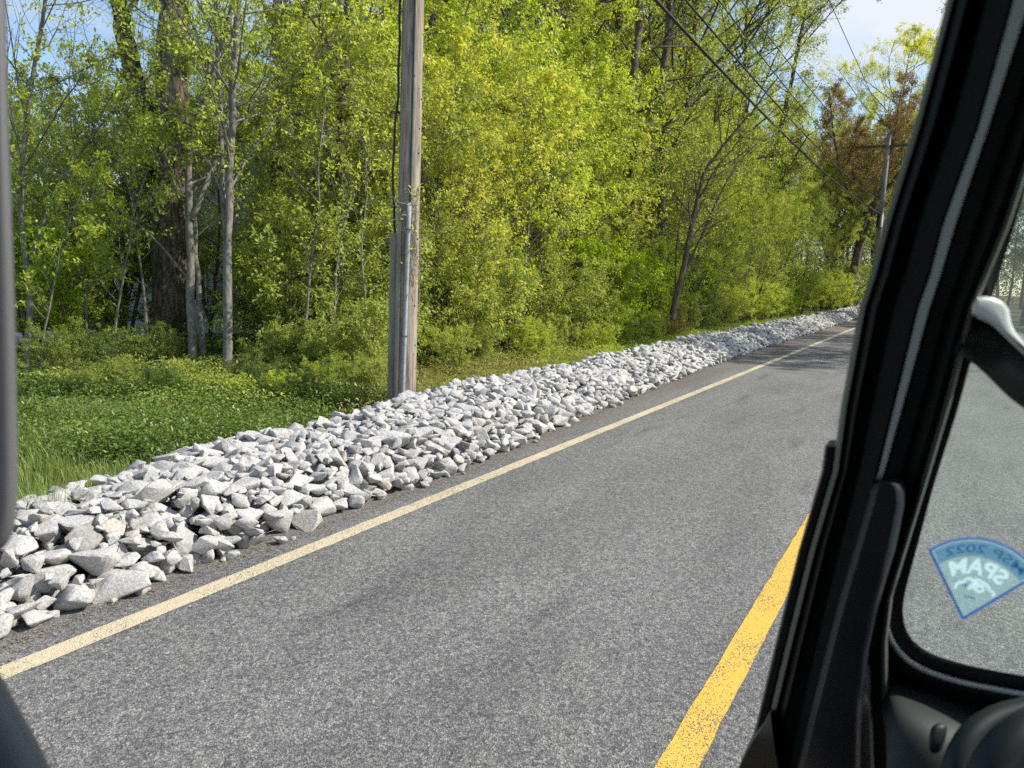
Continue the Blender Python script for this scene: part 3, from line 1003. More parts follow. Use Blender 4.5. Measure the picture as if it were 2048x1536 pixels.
# second line and filling of the thicket
fill_lm = [LEAF_LIME, LEAF_YELLOW, LEAF_MID, LEAF_OLIVE, LEAF_LIME]
MARK = [(900, 'just past the utility pole'), (985, 'above the tan ground plants'), (1060, 'behind the olive front shrub'), (1140, 'behind the soft grey-green evergreen'), (1215, 'behind the bright leafy bush'), (1300, 'behind the vivid green bush'),
        (1390, 'behind the leaning bare-stemmed tree'), (1470, 'beyond the leaning tree'), (1550, 'behind the feathery row start'), (9999, 'behind the middle of the feathery row')]
TONE = {'lime_spring_leaves': 'lime', 'yellow_green_leaves': 'yellow-green', 'mid_green_leaves': 'mid-green', 'olive_leaves': 'olive'}
FL = [None]


def near_mark(c): return next(t for m_, t in MARK if c < m_)


def fill_label(c, X):
    FL[0] = fill_lm[(int(c) // 42 + (2 if X < -14 else 0)) % 5]
    return f"{TONE[FL[0].name]} young tree {'deep in' if X < -14 else 'in the second line of'} the thicket {near_mark(c)}"


for c in range(820, 1660, 42):
    for X in (-12.5, -15.5):
        cc = c + tr_.uniform(-20, 20); XX = X + tr_.uniform(-1, 1)
        v = F + (cc - 1024) / 1500 * R + (768 - 500) / 1500 * U
        Y = v[1] / v[0] * XX
        if Y > 75: continue
        place(YOUNG, tr_.randrange(3), XX, Y, tr_.uniform(1.0, 1.45), tr_.uniform(0, 6.3), 'young_tree',
              fill_label(c, X), 'tree', 'young trees filling the roadside thicket', FL[0])
for c, X, k, s, lm, lab in [
    (1240, -17, 0, 0.95, LEAF_LIME, 'tall tree with dark trunk showing high above the thicket'),
    (1330, -19, 1, 0.95, LEAF_MID, 'tall tree with short stretch of dark trunk beside a pale vine'),
    (1560, -14, 0, 1.0, LEAF_OLIVE, 'tall olive-leaved tree behind the feathery trees'),
    (1020, -18, 1, 0.9, LEAF_LIME, 'tall lime-leaved tree over the middle of the thicket'),
    (900, -21, 0, 0.95, LEAF_YELLOW, 'tall yellowish tree behind the utility pole top'),
    (1130, -22, 1, 0.9, LEAF_LIME, 'tall pale-lime tree behind the middle of the thicket'),
    (1430, -20, 0, 1.05, LEAF_OLIVE, 'tall tree beyond the leaning bare-stemmed tree'),
]:
    v = F + (c - 1024) / 1500 * R + (768 - 500) / 1500 * U
    place(TALL, k, X, v[1] / v[0] * X, s, tr_.uniform(0, 6.3), 'tall_tree', lab, 'tree', None, lm)
for c, X, Y, s_, lm, lab in [
    (0, -12.5, 25, 1.02, LEAF_LIME, 'full tall lime tree behind the vivid bush'),
    (0, -13.0, 31, 1.05, LEAF_MID, 'full tall green tree behind the leaning bare-stemmed tree'),
    (0, -12.0, 38, 1.15, LEAF_OLIVE, 'full tall olive tree crossed by the lowest cable'),
    (0, -13.5, 45, 1.25, LEAF_LIME, 'full tall lime tree over the feathery row'),
    (0, -12.5, 54, 1.30, LEAF_OLIVE, 'loose olive tree reaching above the cables'),
    (0, -16.0, 21, 1.1, LEAF_LIME, 'full tall lime tree over the middle of the thicket'),
    (0, -17.5, 36, 1.3, LEAF_YELLOW, 'tall yellowish tree standing deep behind the thicket')]:
    place(TALL, int(Y), X, Y, s_, tr_.uniform(0, 6.3), 'tall_tree', lab, 'tree', None, lm)
# feathery yellow-green trees toward the far end
for i, (X, Y, s, k, lm, lab) in enumerate([
    (-9.6, 30.0, 1.0, 0, LEAF_MID, 'feathery green shrub tree past the leaning tree'),
    (-10.0, 35.5, 1.15, 1, LEAF_LIME, 'feathery lime shrub tree in the middle of its row'),
    (-9.4, 42.0, 1.15, 0, LEAF_LIME, 'tallest feathery lime tree under the cables'),
    (-9.8, 50.0, 1.3, 1, LEAF_BRIGHT, 'bright feathery tree near the far utility pole'),
    (-9.5, 60.0, 1.2, 0, LEAF_LIME, 'feathery lime tree at the far end of the stone bank'),
    (-12.2, 38.0, 1.5, 1, LEAF_LIME, 'tall feathery tree standing behind the row'),
    (-11.8, 46.0, 1.7, 0, LEAF_BRIGHT, 'bright feathery tree whose tip crosses the cables')]):
    place(FINE, k, X, Y, s, tr_.uniform(0, 6.3), 'feathery_tree', lab, 'tree', None, lm)
# budding and pale trees at the far end
place(BUD, 0, -13.5, 78, 1.35, 0.4, 'budding_tree', 'russet budding tree with bare twigs against the sky', 'tree')
place(BUD, 0, -7.6, 76, 1.65, 2.2, 'budding_tree', 'russet budding tree behind the far utility pole', 'tree')
place(BUD, 0, -14.0, 52, 1.0, 4.2, 'budding_tree', 'thinly leaved budding tree arching over the feathery trees', 'tree', None, LEAF_OLIVE)
place(TALL, 0, -6.4, 104, 1.65, 1.0, 'tall_tree', 'round yellow-crowned tree closing the view beside the clouds', 'tree', None, LEAF_YELLOW)
place(TALL, 0, -6.3, 88, 0.85, 2.0, 'tall_tree', 'dark green tree right behind the far utility pole', 'tree', None, LEAF_MID)
for X, Y, s, lm in ((-13, 100, .8, LEAF_LIME), (-18, 64, .9, LEAF_LIME), (-17, 88, .75, LEAF_OLIVE), (-22, 75, .85, LEAF_MID), (-9.5, 74, .6, LEAF_LIME), (-9, 84, .7, LEAF_MID), (-9.5, 96, .75, LEAF_OLIVE), (-8, 112, .8, LEAF_MID), (-5.5, 122, .8, LEAF_LIME), (-10.5, 68, .55, LEAF_MID), (-11, 90, .9, LEAF_OLIVE), (-7.5, 100, .6, LEAF_LIME), (-22, 110, .8, LEAF_OLIVE), (-6, 132, .8, LEAF_MID), (1, 150, .9, LEAF_MID), (-4, 165, .9, LEAF_LIME)):
    place(TALL, tr_.randrange(2), X, Y, s, tr_.uniform(0, 6.3), 'tall_tree', 'leafy roadside tree in the far row beyond the bend', 'tree', 'far roadside trees', lm)
place(BUD, 0, -9.8, 84, 1.6, 3.6, 'budding_tree', 'dense green-brown budding tree between the cables and the far pole', 'tree', None, LEAF_OLIVE)
place(BUD, 0, -6.2, 90, 1.5, 5.0, 'budding_tree', 'russet budding tree nearest the black pillar', 'tree')
# trees on the near side of the road, shading it farther up
for X, Y, s, lab in ((7.2, 32, 1.0, 'shade tree seen through the windshield, its crown over the road'), (7.5, 41, 1.0, 'second shade tree of the windshield row'),
                     (8.8, 53, .8, 'shade tree with dark trunk in the middle of the windshield row'), (9.5, 66, .9, 'shade tree far up the windshield row'), (10, 82, .9, 'last shade tree of the windshield row')):
    place(TALL, tr_.randrange(2), X, Y, s, tr_.uniform(0, 6.3), 'shade_tree', lab, 'tree', 'shade trees seen through the windshield', LEAF_MID)
for X, Y in ((7, 128), (9, 140), (12, 146), (15, 150), (5, 155), (18, 140), (11, 120), (14, 60), (14, 90), (17, 75), (12, 110), (10, 130), (16, 110)):
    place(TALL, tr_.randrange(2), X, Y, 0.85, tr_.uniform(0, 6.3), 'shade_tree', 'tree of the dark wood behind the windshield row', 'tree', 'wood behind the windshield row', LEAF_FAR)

place(TALL, 1, 5.3, 62, 1.7, 1.0, 'shade_tree', 'thick-trunked shade tree framed by the windshield corner above the bracket', 'tree', None, LEAF_MID, None)
# shrubs along the wood edge
sh = [  # column, X, proto, scale, leaf, label
    (560, -13.5, 'c', 1.35, None, 'feathery dark evergreen behind the slender grey trunks'),
    (1150, -9.5, 'c', 1.1, None, 'soft grey-green evergreen under the bright green bush'),
    (1410, -8.6, 'c', 0.95, None, 'low dark evergreen shrub at the edge of the stones'),
    (1215, -9.0, 1, 1.45, LEAF_BRIGHT, 'bright green leafy bush beside the leaning tree'),
    (1285, -9.2, 0, 1.35, LEAF_BRIGHT, 'vivid green bush against the leaning tree base'),
    (1130, -9.0, 0, 1.0, LEAF_MID, 'rounded green shrub beside the verge grass'),
    (1230, -8.4, 2, 0.8, LEAF_MID, 'small round shrub leaning over the stones'),
    (1330, -8.4, 2, 0.55, LEAF_RUST, 'low russet shrub between green bushes and leaning tree'),
    (1540, -8.6, 1, 1.0, LEAF_MID, 'dark layered shrub under the feathery trees'),
    (1640, -8.8, 0, 1.2, LEAF_LIME, 'lime shrub at the far end of the verge'),
    (890, -9.2, 0, 1.0, LEAF_OLIVE, 'olive shrub beside the utility pole base'),
    (960, -9.6, 1, 1.1, LEAF_MID, 'green shrub over the tan ground plants'),
    (1040, -9.6, 0, 1.1, LEAF_OLIVE, 'olive shrub in the front line of the thicket'),
    (720, -10.2, 2, 1.2, LEAF_MID, 'pale green shrub before the pole'),
    (660, -11.0, 0, 0.9, LEAF_OLIVE, 'thin twiggy shrub near the yellow plant'),
    (95, -15.5, 1, 1.35, LEAF_BRIGHT, 'bright sunlit bush under the yellow house gable'),
    (180, -17.5, 0, 1.4, LEAF_MID, 'shaded green bush on the lawn edge'),
    (545, -17, 1, 1.1, LEAF_BRIGHT, 'sunlit green bush before the grey house'),
]
for c, X, k, s, lm, lab in sh:
    v = F + (c - 1024) / 1500 * R + (768 - 600) / 1500 * U
    Y = v[1] / v[0] * X
    if k == 'c':
        place(CON, 0, X, Y, s, tr_.uniform(0, 6), 'evergreen_shrub', lab, 'shrub')
    else:
        place(SHRUB, k, X, Y, s, tr_.uniform(0, 6), 'shrub', lab, 'shrub', None, lm)
VERGE = ["beside the pole's far side", 'over the tan plants', 'at the tan patch edge', 'where the grass strip starts', 'in the grass strip', 'halfway along the grass strip', 'near the soft evergreen', 'below the bright leafy bush', 'just before the russet shrub', 'past the leaning tree foot', 'under the first feathery tree', 'beside the dark layered shrub', 'under the tallest feathery tree', 'near the last feathery trees', 'at the end of the verge', 'past the last feathery tree', 'under the russet tree', 'at the russet tree foot', 'beyond the far utility pole']
for i, (X, Y, k, sc_, lm) in enumerate([(-8.4, 9.6, 2, .42, LEAF_OLIVE), (-8.9, 10.8, 0, .5, LEAF_LIME), (-8.3, 12.2, 1, .45, LEAF_OLIVE), (-8.7, 13.6, 2, .55, LEAF_MID), (-8.1, 15.2, 0, .42, LEAF_LIME),
                                      (-8.5, 16.8, 1, .5, LEAF_MID), (-7.9, 18.6, 2, .5, LEAF_LIME), (-8.4, 20.4, 0, .55, LEAF_BRIGHT), (-8.0, 22.6, 1, .5, LEAF_LIME), (-8.5, 27.5, 0, .7, LEAF_MID),
                                      (-8.7, 30.5, 1, .8, LEAF_MID), (-8.6, 34, 2, .9, LEAF_MID), (-8.8, 38, 0, .9, LEAF_LIME), (-8.9, 43, 1, 1.0, LEAF_LIME), (-9.0, 49, 2, 1.1, LEAF_BRIGHT), (-9.2, 60, 1, 1.5, LEAF_LIME), (-8.8, 68, 0, 1.6, LEAF_MID), (-8.6, 74, 2, 1.9, LEAF_LIME), (-8.0, 82, 1, 2.0, LEAF_MID)]):
    place(SHRUB, k, X, Y, sc_, tr_.uniform(0, 6), 'shrub', f"low {dict(TONE, bright_green_leaves='bright green').get(lm.name)} verge shrub {VERGE[i]}", 'shrub', 'low shrubs on the verge', lm)
WEED = ['in the middle of the ground cover', 'lime, nearest the stones', 'below the red-tipped seedling', 'close to the pole foot, green', 'olive, at the slender trunk foot', 'olive, at the massive trunk foot', 'tiny yellow one before the slender trunks', 'beside the window post', 'olive, touching the pole guard board', 'directly under the yellow leafy plant', 'before the massive trunk, tall green', 'green, behind the red-tipped seedling', 'large, before the dark narrow trunk', 'tall, near the window post', 'dark, near the thin pale sapling', 'dark, under the yellow leafy plant', 'dark, nearest the pole among the stones edge', 'dark, in the open middle of the carpet', 'largest one, beside the pole guard board']
for i, (px_, py_, k, sc_, lm) in enumerate([(470, 800, 2, .22, LEAF_LIME), (560, 815, 1, .24, LEAF_LIME), (640, 800, 0, .26, LEAF_LIME), (700, 790, 2, .38, LEAF_MID), (350, 775, 1, .22, LEAF_OLIVE), (250, 780, 0, .22, LEAF_OLIVE), (400, 790, 2, .16, LEAF_YELLOW), (160, 800, 0, .22, LEAF_MID), (740, 800, 1, .3, LEAF_OLIVE), (505, 770, 0, .3, LEAF_OLIVE), (310, 748, 2, .5, LEAF_MID), (590, 768, 1, .5, LEAF_MID), (660, 775, 2, .6, LEAF_MID), (120, 775, 0, .42, LEAF_MID), (205, 770, 1, .40, LEAF_COVER), (520, 790, 2, .34, LEAF_COVER), (620, 820, 0, .26, LEAF_COVER), (330, 805, 1, .24, LEAF_COVER), (720, 775, 1, .7, LEAF_MID)]):
    g_ = ground(px_, py_)
    place(SHRUB, k, g_[0], g_[1], sc_, tr_.uniform(0, 6), 'weed', f'leafy weed clump in the ground cover, {WEED[i]}', 'weed', 'weed clumps in the ground cover', lm)
for c in range(600, 1640, 52):
    cc = c + tr_.uniform(-20, 20); X = -11 + tr_.uniform(-0.9, 0.9)
    v = F + (cc - 1024) / 1500 * R + (768 - 600) / 1500 * U
    place(SHRUB, tr_.randrange(3), X, v[1] / v[0] * X, tr_.uniform(0.9, 1.5), tr_.uniform(0, 6), 'shrub',
          f"{TONE[[LEAF_MID, LEAF_OLIVE, LEAF_LIME][(c // 52) % 3].name]} undergrowth shrub {near_mark(c) if c > 820 else 'on the near side of the utility pole'}", 'shrub', 'undergrowth shrubs in the thicket', [LEAF_MID, LEAF_OLIVE, LEAF_LIME][(c // 52) % 3])
for c in range(60, 620, 62):
    cc = c + tr_.uniform(-20, 20); X = -25 + tr_.uniform(-2, 2)
    v = F + (cc - 1024) / 1500 * R + (768 - 600) / 1500 * U
    place(SHRUB, tr_.randrange(3), X, v[1] / v[0] * X, tr_.uniform(1.4, 2.2), tr_.uniform(0, 6), 'shrub',
          'garden shrub beyond the driveway and lawn', 'shrub', 'garden shrubs beyond the driveway', tr_.choice([LEAF_MID, LEAF_OLIVE]))


# --- named trees on the near side of the pole
def traced(pts, d, r0, r1, name, bark, lm, label, P, leaf, forks=()):
    """trunk through photo points at one distance, crown grown on it; forks: (points, r0, r1)"""
    base = at(*pts[0], d)
    t = Tree(abs(hash(label)) % 9999 if False else sum(map(ord, label)) % 9999)
    lines = []
    for k, (pp, a, b) in enumerate([(pts, r0, r1)] + list(forks)):
        q = np.array([at(x, y, d + (0.12 * i if k else 0)) for i, (x, y) in enumerate(pp)]) - base
        # resample with small wobble
        s = np.concatenate([[0], np.cumsum(np.linalg.norm(np.diff(q, axis=0), axis=1))])
        n = max(6, int(s[-1] / 0.35))
        u = np.linspace(0, s[-1], n)
        q = np.stack([np.interp(u, s, q[:, i]) for i in range(3)], 1)
        q[1:-1] += t.r.normal(0, min(0.018, a * 0.15), q[1:-1].shape)
        t.tb.add(q, np.linspace(a, b, n), 16 if a > 0.2 else 8, rough=0.05 if a > 0.2 else 0.03)
        lines.append((q, a))
    for q, a in lines:
        if P: t.crown(q, a, P)
    lf = t.leaves(*leaf) if P and leaf else None
    root = build(name, t, bark, lm, lf)
    g = ground(*pts[0]) if False else base
    root.location = g
    return tag(root, label, 'tree')


def dg(px, py, extra=0.0):
    """camera-axis distance of the ground seen at a photo pixel"""
    g = ground(px, py)
    return float((g - CAM) @ F) + extra


P_lean = dict(n=18, **{'from': 0.32}, len=1.9, shape=round_shape, ang=(0.5, 1.2), levels=2, kids=(5, 3), anch=4, wob=0.12, up=0.07)
P_big = dict(n=16, **{'from': 0.5}, len=3.6, shape=round_shape, ang=(0.5, 1.2), levels=2, kids=(6, 4), anch=4, wob=0.14, up=0.05)
traced([(338, 712), (342, 600), (340, 450), (343, 300), (345, 150), (347, 0), (350, -400), (352, -900)], dg(338, 712), 0.43, 0.16, 'oak_tree', BARK_DARK, LEAF_MID,
       'massive dark-barked tree with furrowed trunk behind the slender grey stems', P_big, (2, 0.09, 0.4, 0.15), forks=[([(322, 345), (285, 220), (255, 100), (228, -40), (190, -260)], 0.25, 0.12)])
traced([(388, 755), (384, 640), (380, 500), (377, 380), (381, 280), (392, 225), (425, 150), (452, 60), (480, -60), (520, -250)], dg(388, 755), 0.085, 0.02, 'slender_tree', BARK_GREY, LEAF_LIME,
       'slender grey-stemmed tree forking in front of the massive trunk', P_lean, (3, 0.085, 0.5, 0.1),
       forks=[([(383, 440), (415, 360), (455, 270), (520, 200), (600, 150), (700, 60)], 0.055, 0.012),
              ([(378, 300), (345, 190), (335, 80), (338, -40), (345, -200)], 0.045, 0.012),
              ([(380, 560), (330, 500), (270, 440), (180, 380), (90, 330)], 0.028, 0.006)])
traced([(408, 755), (402, 650), (392, 520), (388, 420), (395, 300)], dg(408, 755, 0.4), 0.065, 0.03, 'slender_tree', BARK_GREY, LEAF_LIME,
       'shorter grey stem curving beside the forking slender tree', dict(P_lean, n=8, **{'from': .6}), (2, 0.08, 0.5, 0.1))
traced([(457, 770), (455, 640), (456, 480), (458, 350), (466, 200), (474, 60), (482, -80), (490, -300)], dg(457, 770), 0.085, 0.03, 'slender_tree', BARK_GREY, LEAF_LIME,
       'straight slender grey trunk nearest the dark evergreen', P_lean, (3, 0.08, 0.5, 0.1), forks=[([(457, 520), (445, 380), (440, 200), (432, 40), (425, -120)], 0.05, 0.018)])
traced([(560, 740), (556, 600), (553, 400), (556, 230), (562, 130), (585, 60), (640, -20), (720, -160)], 19.0, 0.20, 0.10, 'forked_tree', BARK_DARK, LEAF_LIME,
       'dark forked tree rising before the grey house', dict(P_big, n=12), (2, 0.085, 0.4, 0.15), forks=[([(562, 140), (552, 70), (556, -60), (560, -260)], 0.13, 0.07)])
traced([(680, 770), (682, 600), (678, 450), (684, 300), (690, 150), (700, -50), (705, -300)], 15.5, 0.15, 0.06, 'dark_trunk_tree', BARK_DARK, LEAF_YELLOW,
       'dark narrow trunk standing close to the pole in the thicket', dict(P_big, n=12, len=2.4), (3, 0.075, 0.4, 0.12))
# small crooked saplings along the front
for pts, r, lab in [
    ([(220, 705), (205, 620), (192, 520), (182, 440), (178, 330)], 0.03, 'crooked sapling with pale stem over the lawn'),
    ([(300, 740), (292, 640), (285, 560), (272, 470), (262, 390), (235, 300), (215, 190)], 0.032, 'thin pale sapling in front of the massive trunk'),
    ([(135, 725), (122, 660), (118, 600), (100, 520), (60, 440)], 0.016, 'thin twig-like sapling nearest the window post'),
    ([(618, 770), (612, 640), (622, 520), (640, 420), (636, 330), (650, 200), (665, 120)], 0.030, 'pale bending sapling between the dark trunk and grey house'),
    ([(655, 775), (668, 650), (672, 540), (690, 430), (740, 330)], 0.026, 'thin sapling crossing the dark narrow trunk'),
    ([(745, 770), (735, 640), (720, 500), (735, 380), (728, 260)], 0.024, 'thin sapling close beside the pole guard board'),
]:
    traced(pts, dg(*pts[0]), r, 0.006, 'sapling', BARK_GREY, LEAF_LIME, lab, dict(n=11, **{'from': 0.3}, len=0.95, shape=round_shape, ang=(0.6, 1.2), levels=1, kids=(4,), anch=4, wob=0.12, up=0.05), (2, 0.085, 0.5, 0.07, 0.42, 0.75))
# leaning tree with crooked stem right of the bright bush
traced([(1345, 640), (1362, 560), (1385, 440), (1402, 370), (1412, 335), (1455, 280), (1505, 222), (1560, 150)], dg(1340, 690), 0.11, 0.02, 'leaning_tree', BARK_BROWN, LEAF_OLIVE,
       'leaning crooked tree with bare brown stem beside the vivid bush', dict(P_lean, n=20, len=1.6, **{'from': .25}), (1, 0.07, 0.3, 0.1, 0.5, 0.6),
       forks=[([(1362, 560), (1400, 480), (1440, 390), (1470, 330), (1530, 270)], 0.05, 0.01), ([(1350, 620), (1352, 500), (1362, 420), (1375, 330)], 0.03, 0.008)])
traced([(1480, 640), (1520, 420), (1560, 260), (1590, 130), (1612, 10), (1625, -150)], 44.0, 0.17, 0.07, 'leaning_tree', BARK_DARK, LEAF_OLIVE,
       'tall dark-stemmed tree arching up under the overhead cables', dict(P_big, n=14, len=3.0, **{'from': .45}), (1, 0.09, 0.3, 0.15, 0.5, 0.7))
for (c, y0, d, lab) in ((1272, 690, 26, 'bare dark trunk standing in the upper thicket'), (1332, 680, 28, 'second dark trunk in the upper thicket with pale vine')):
    traced([(c - 20, y0), (c - 8, 500), (c - 5, 300), (c - 6, 150), (c + 5, 60), (c + 12, -60), (c + 16, -300)], d, 0.20, 0.10, 'dark_trunk_tree', BARK_DARK, LEAF_LIME,
           lab, dict(P_big, n=12, len=2.6, **{'from': .3}), (1, 0.085, 0.4, 0.15))

# small trees giving the loose leaf screens over the lawn
for c, X, k, s, lm, lab in [
    (70, -12.8, 0, 0.80, LEAF_LIME, 'lime-leaved sapling drooping beside the window post'),
    (170, -14.0, 1, 0.95, LEAF_LIME, 'small sapling with drooping lime leaves over the lawn'),
    (215, -13.0, 0, 1.0, LEAF_MID, 'sapling with sparse green leaves left of the massive trunk'.replace('left of', 'near')),
    (520, -12.5, 1, 0.9, LEAF_OLIVE, 'small twiggy sapling between grey trunk and evergreen'),
    (590, -11.5, 0, 0.75, LEAF_LIME, 'lime sapling near the yellow-leaved plant')]:
    v = F + (c - 1024) / 1500 * R + (768 - 600) / 1500 * U
    place(SAP, k, X, v[1] / v[0] * X, s, tr_.uniform(0, 6), 'sapling', lab, 'sapling', None, lm)
for c, X, k, s, lm, lab in [
    (60, -16.5, 1, 0.75, LEAF_MID, 'young tree with hanging green leaves on the lawn edge'),
    (150, -18, 2, 0.95, LEAF_MID, 'young green tree over the driveway'),
    (250, -17, 0, 0.9, LEAF_OLIVE, 'young olive tree before the driveway bend'),
    (420, -17, 1, 1.0, LEAF_OLIVE, 'young olive tree behind the slender grey trunks'),
    (440, -21, 2, 1.0, LEAF_MID, 'young green tree beside the grey house corner'),
    (640, -16, 0, 1.1, LEAF_YELLOW, 'young yellow-green tree behind the dark narrow trunk')]:
    v = F + (c - 1024) / 1500 * R + (768 - 600) / 1500 * U
    place(YOUNG, k, X, v[1] / v[0] * X, s, tr_.uniform(0, 6), 'young_tree', lab, 'tree', None, lm)
for c, X, k, s, lm in [(30, -40, 0, 0.50, LEAF_PALE), (110, -44, 1, 0.42, LEAF_OLIVE), (190, -42, 0, 0.44, LEAF_OLIVE), (260, -45, 1, .48, LEAF_MID), (330, -38, 0, .5, LEAF_LIME), (420, -36, 1, .62, LEAF_MID),
                       (490, -40, 0, .62, LEAF_OLIVE), (600, -36, 1, .72, LEAF_LIME), (680, -30, 0, .8, LEAF_LIME), (760, -30, 1, .8, LEAF_YELLOW), (840, -28, 1, .85, LEAF_LIME), (550, -30, 0, .5, LEAF_MID)]:
    v = F + (c - 1024) / 1500 * R + (768 - 500) / 1500 * U
    place(TALL, k, X, v[1] / v[0] * X, s * 1.05, tr_.uniform(0, 6), 'tall_tree', 'leafy tree behind the houses and lawn', 'tree', 'trees behind the houses', lm)

# drop the prototypes themselves
for p in YOUNG + TALL + SHRUB + SAP + FINE + [BUD, CON]:
    for ch in list(p.children): bpy.data.objects.remove(ch)
    bpy.data.objects.remove(p)

# yellow leafy plant and red-tipped seedlings on the ground cover
def plant(name, px, py, h, n, ls, lm, label, cat='plant'):
    b = ground(px, py)
    t = Tree(int(px))
    for _ in range(n):
        az = t.r.uniform(0, 6.28); t.line((0, 0, 0), (0.4 * math.cos(az), 0.4 * math.sin(az), 1), h * t.r.uniform(.6, 1), 0.006, 0.003, 5, 0.1, 0.0, 4)
        e = t.tb.V[-1][-4:].mean(0)
        for k in range(5):
            t.an.append(e * (0.6 + 0.1 * k)); t.ad.append(norm(e + t.r.normal(0, .3, 3)))
    root = build(name, t, BARK_BROWN, lm, t.leaves(4, ls, 0.7, 0.04, 0.36), 'leaves')
    root.location = b
    return tag(root, label, cat)


plant('leafy_plant', 548, 775, 0.52, 7, 0.15, LEAF_YELLOW, 'bright yellow drooping leafy plant at the wood edge')
plant('seedling', 607, 780, 0.30, 5, 0.07, LEAF_RUST, 'small red-tipped seedling beside the yellow plant')
plant('seedling', 415, 765, 0.25, 4, 0.06, LEAF_YELLOW, 'small yellow seedling at the slender trunk foot')

tw = Tree(404)
for k in range(34):
    a_ = tw.r.uniform(0, 6.28); l_ = tw.r.uniform(0.5, 1.7)
    p_ = (tw.r.normal(0, 0.7), tw.r.normal(0, 0.5), 0.05)
    pts = [np.array(p_)]; d_ = norm([math.cos(a_), math.sin(a_), tw.r.uniform(0.3, 1.0)])
    for _ in range(9):
        d_ = norm(d_ + np.array([tw.r.normal(0, .12), tw.r.normal(0, .12), -0.13])); pts.append(pts[-1] + d_ * l_ / 9)
    tw.tb.add(np.array(pts), np.linspace(0.009, 0.003, 10), 4)
tg_ = tw.tb.build('brush_tangle', pbr('pale_dead_twigs', (0.30, 0.26, 0.20), 0.9))
tg_.location = ground(430, 752)
tag(tg_, 'tangle of pale bare arching twigs around the slender trunk feet', 'brush')
tg2 = tg_.copy(); COL.objects.link(tg2); tg2.location = ground(620, 775); tg2.rotation_euler = (0, 0, 2.1)
tag(tg2, 'tangle of pale dead twigs between the yellow plant and the pole', 'brush')
traced([(55, 745), (62, 600), (40, 420), (52, 250), (75, 100), (100, -50), (130, -260)], dg(55, 745), 0.06, 0.02, 'slender_tree', BARK_GREY, LEAF_LIME,
       'slender tree nearest the window post, its branches against blue sky', dict(P_lean, n=22, len=2.4, **{'from': .3}), (2, 0.095, 0.5, 0.1, 0.45, 0.8),
       forks=[([(60, 520), (20, 330), (60, 90), (230, 250), (330, 330)][:1] + [(110, 380), (200, 250), (300, 150), (420, 60)], 0.03, 0.008)])

# far-off wood closing every gap between the trees
n = 150000
side = rng.random(n)
x = np.where(side < 0.62, rng.uniform(-78, -46, n), np.where(side < 0.8, rng.uniform(-46, 30, n), rng.uniform(16, 40, n)))
y = np.where(side < 0.62, rng.uniform(10, 190, n), np.where(side < 0.8, rng.uniform(175, 210, n), rng.uniform(40, 200, n)))
azz = np.degrees(np.arctan2(-x, y))
top = 6.5 + 2.0 * np.sin(x * 0.31 + y * 0.17) + 1.6 * np.sin(y * 0.43 + 1) + np.where(azz > 52, -1.2, 3.0)
z = top * rng.random(n) ** 0.75
P = np.stack([x, y, z], 1)
Ln = rng.uniform(0.25, 0.6, n)
V, T = leaf_quads(P, unit(n), unit(n), Ln, Ln * 0.6)
a = np.clip(0.5 + 0.4 * np.sin(x * 0.8) * np.sin(y * 0.6) + rng.normal(0, .15, n), 0, 1)
tag(mesh_obj('woods', V, T, LEAF_FAR, attr=np.concatenate([a, a])), kind='stuff')


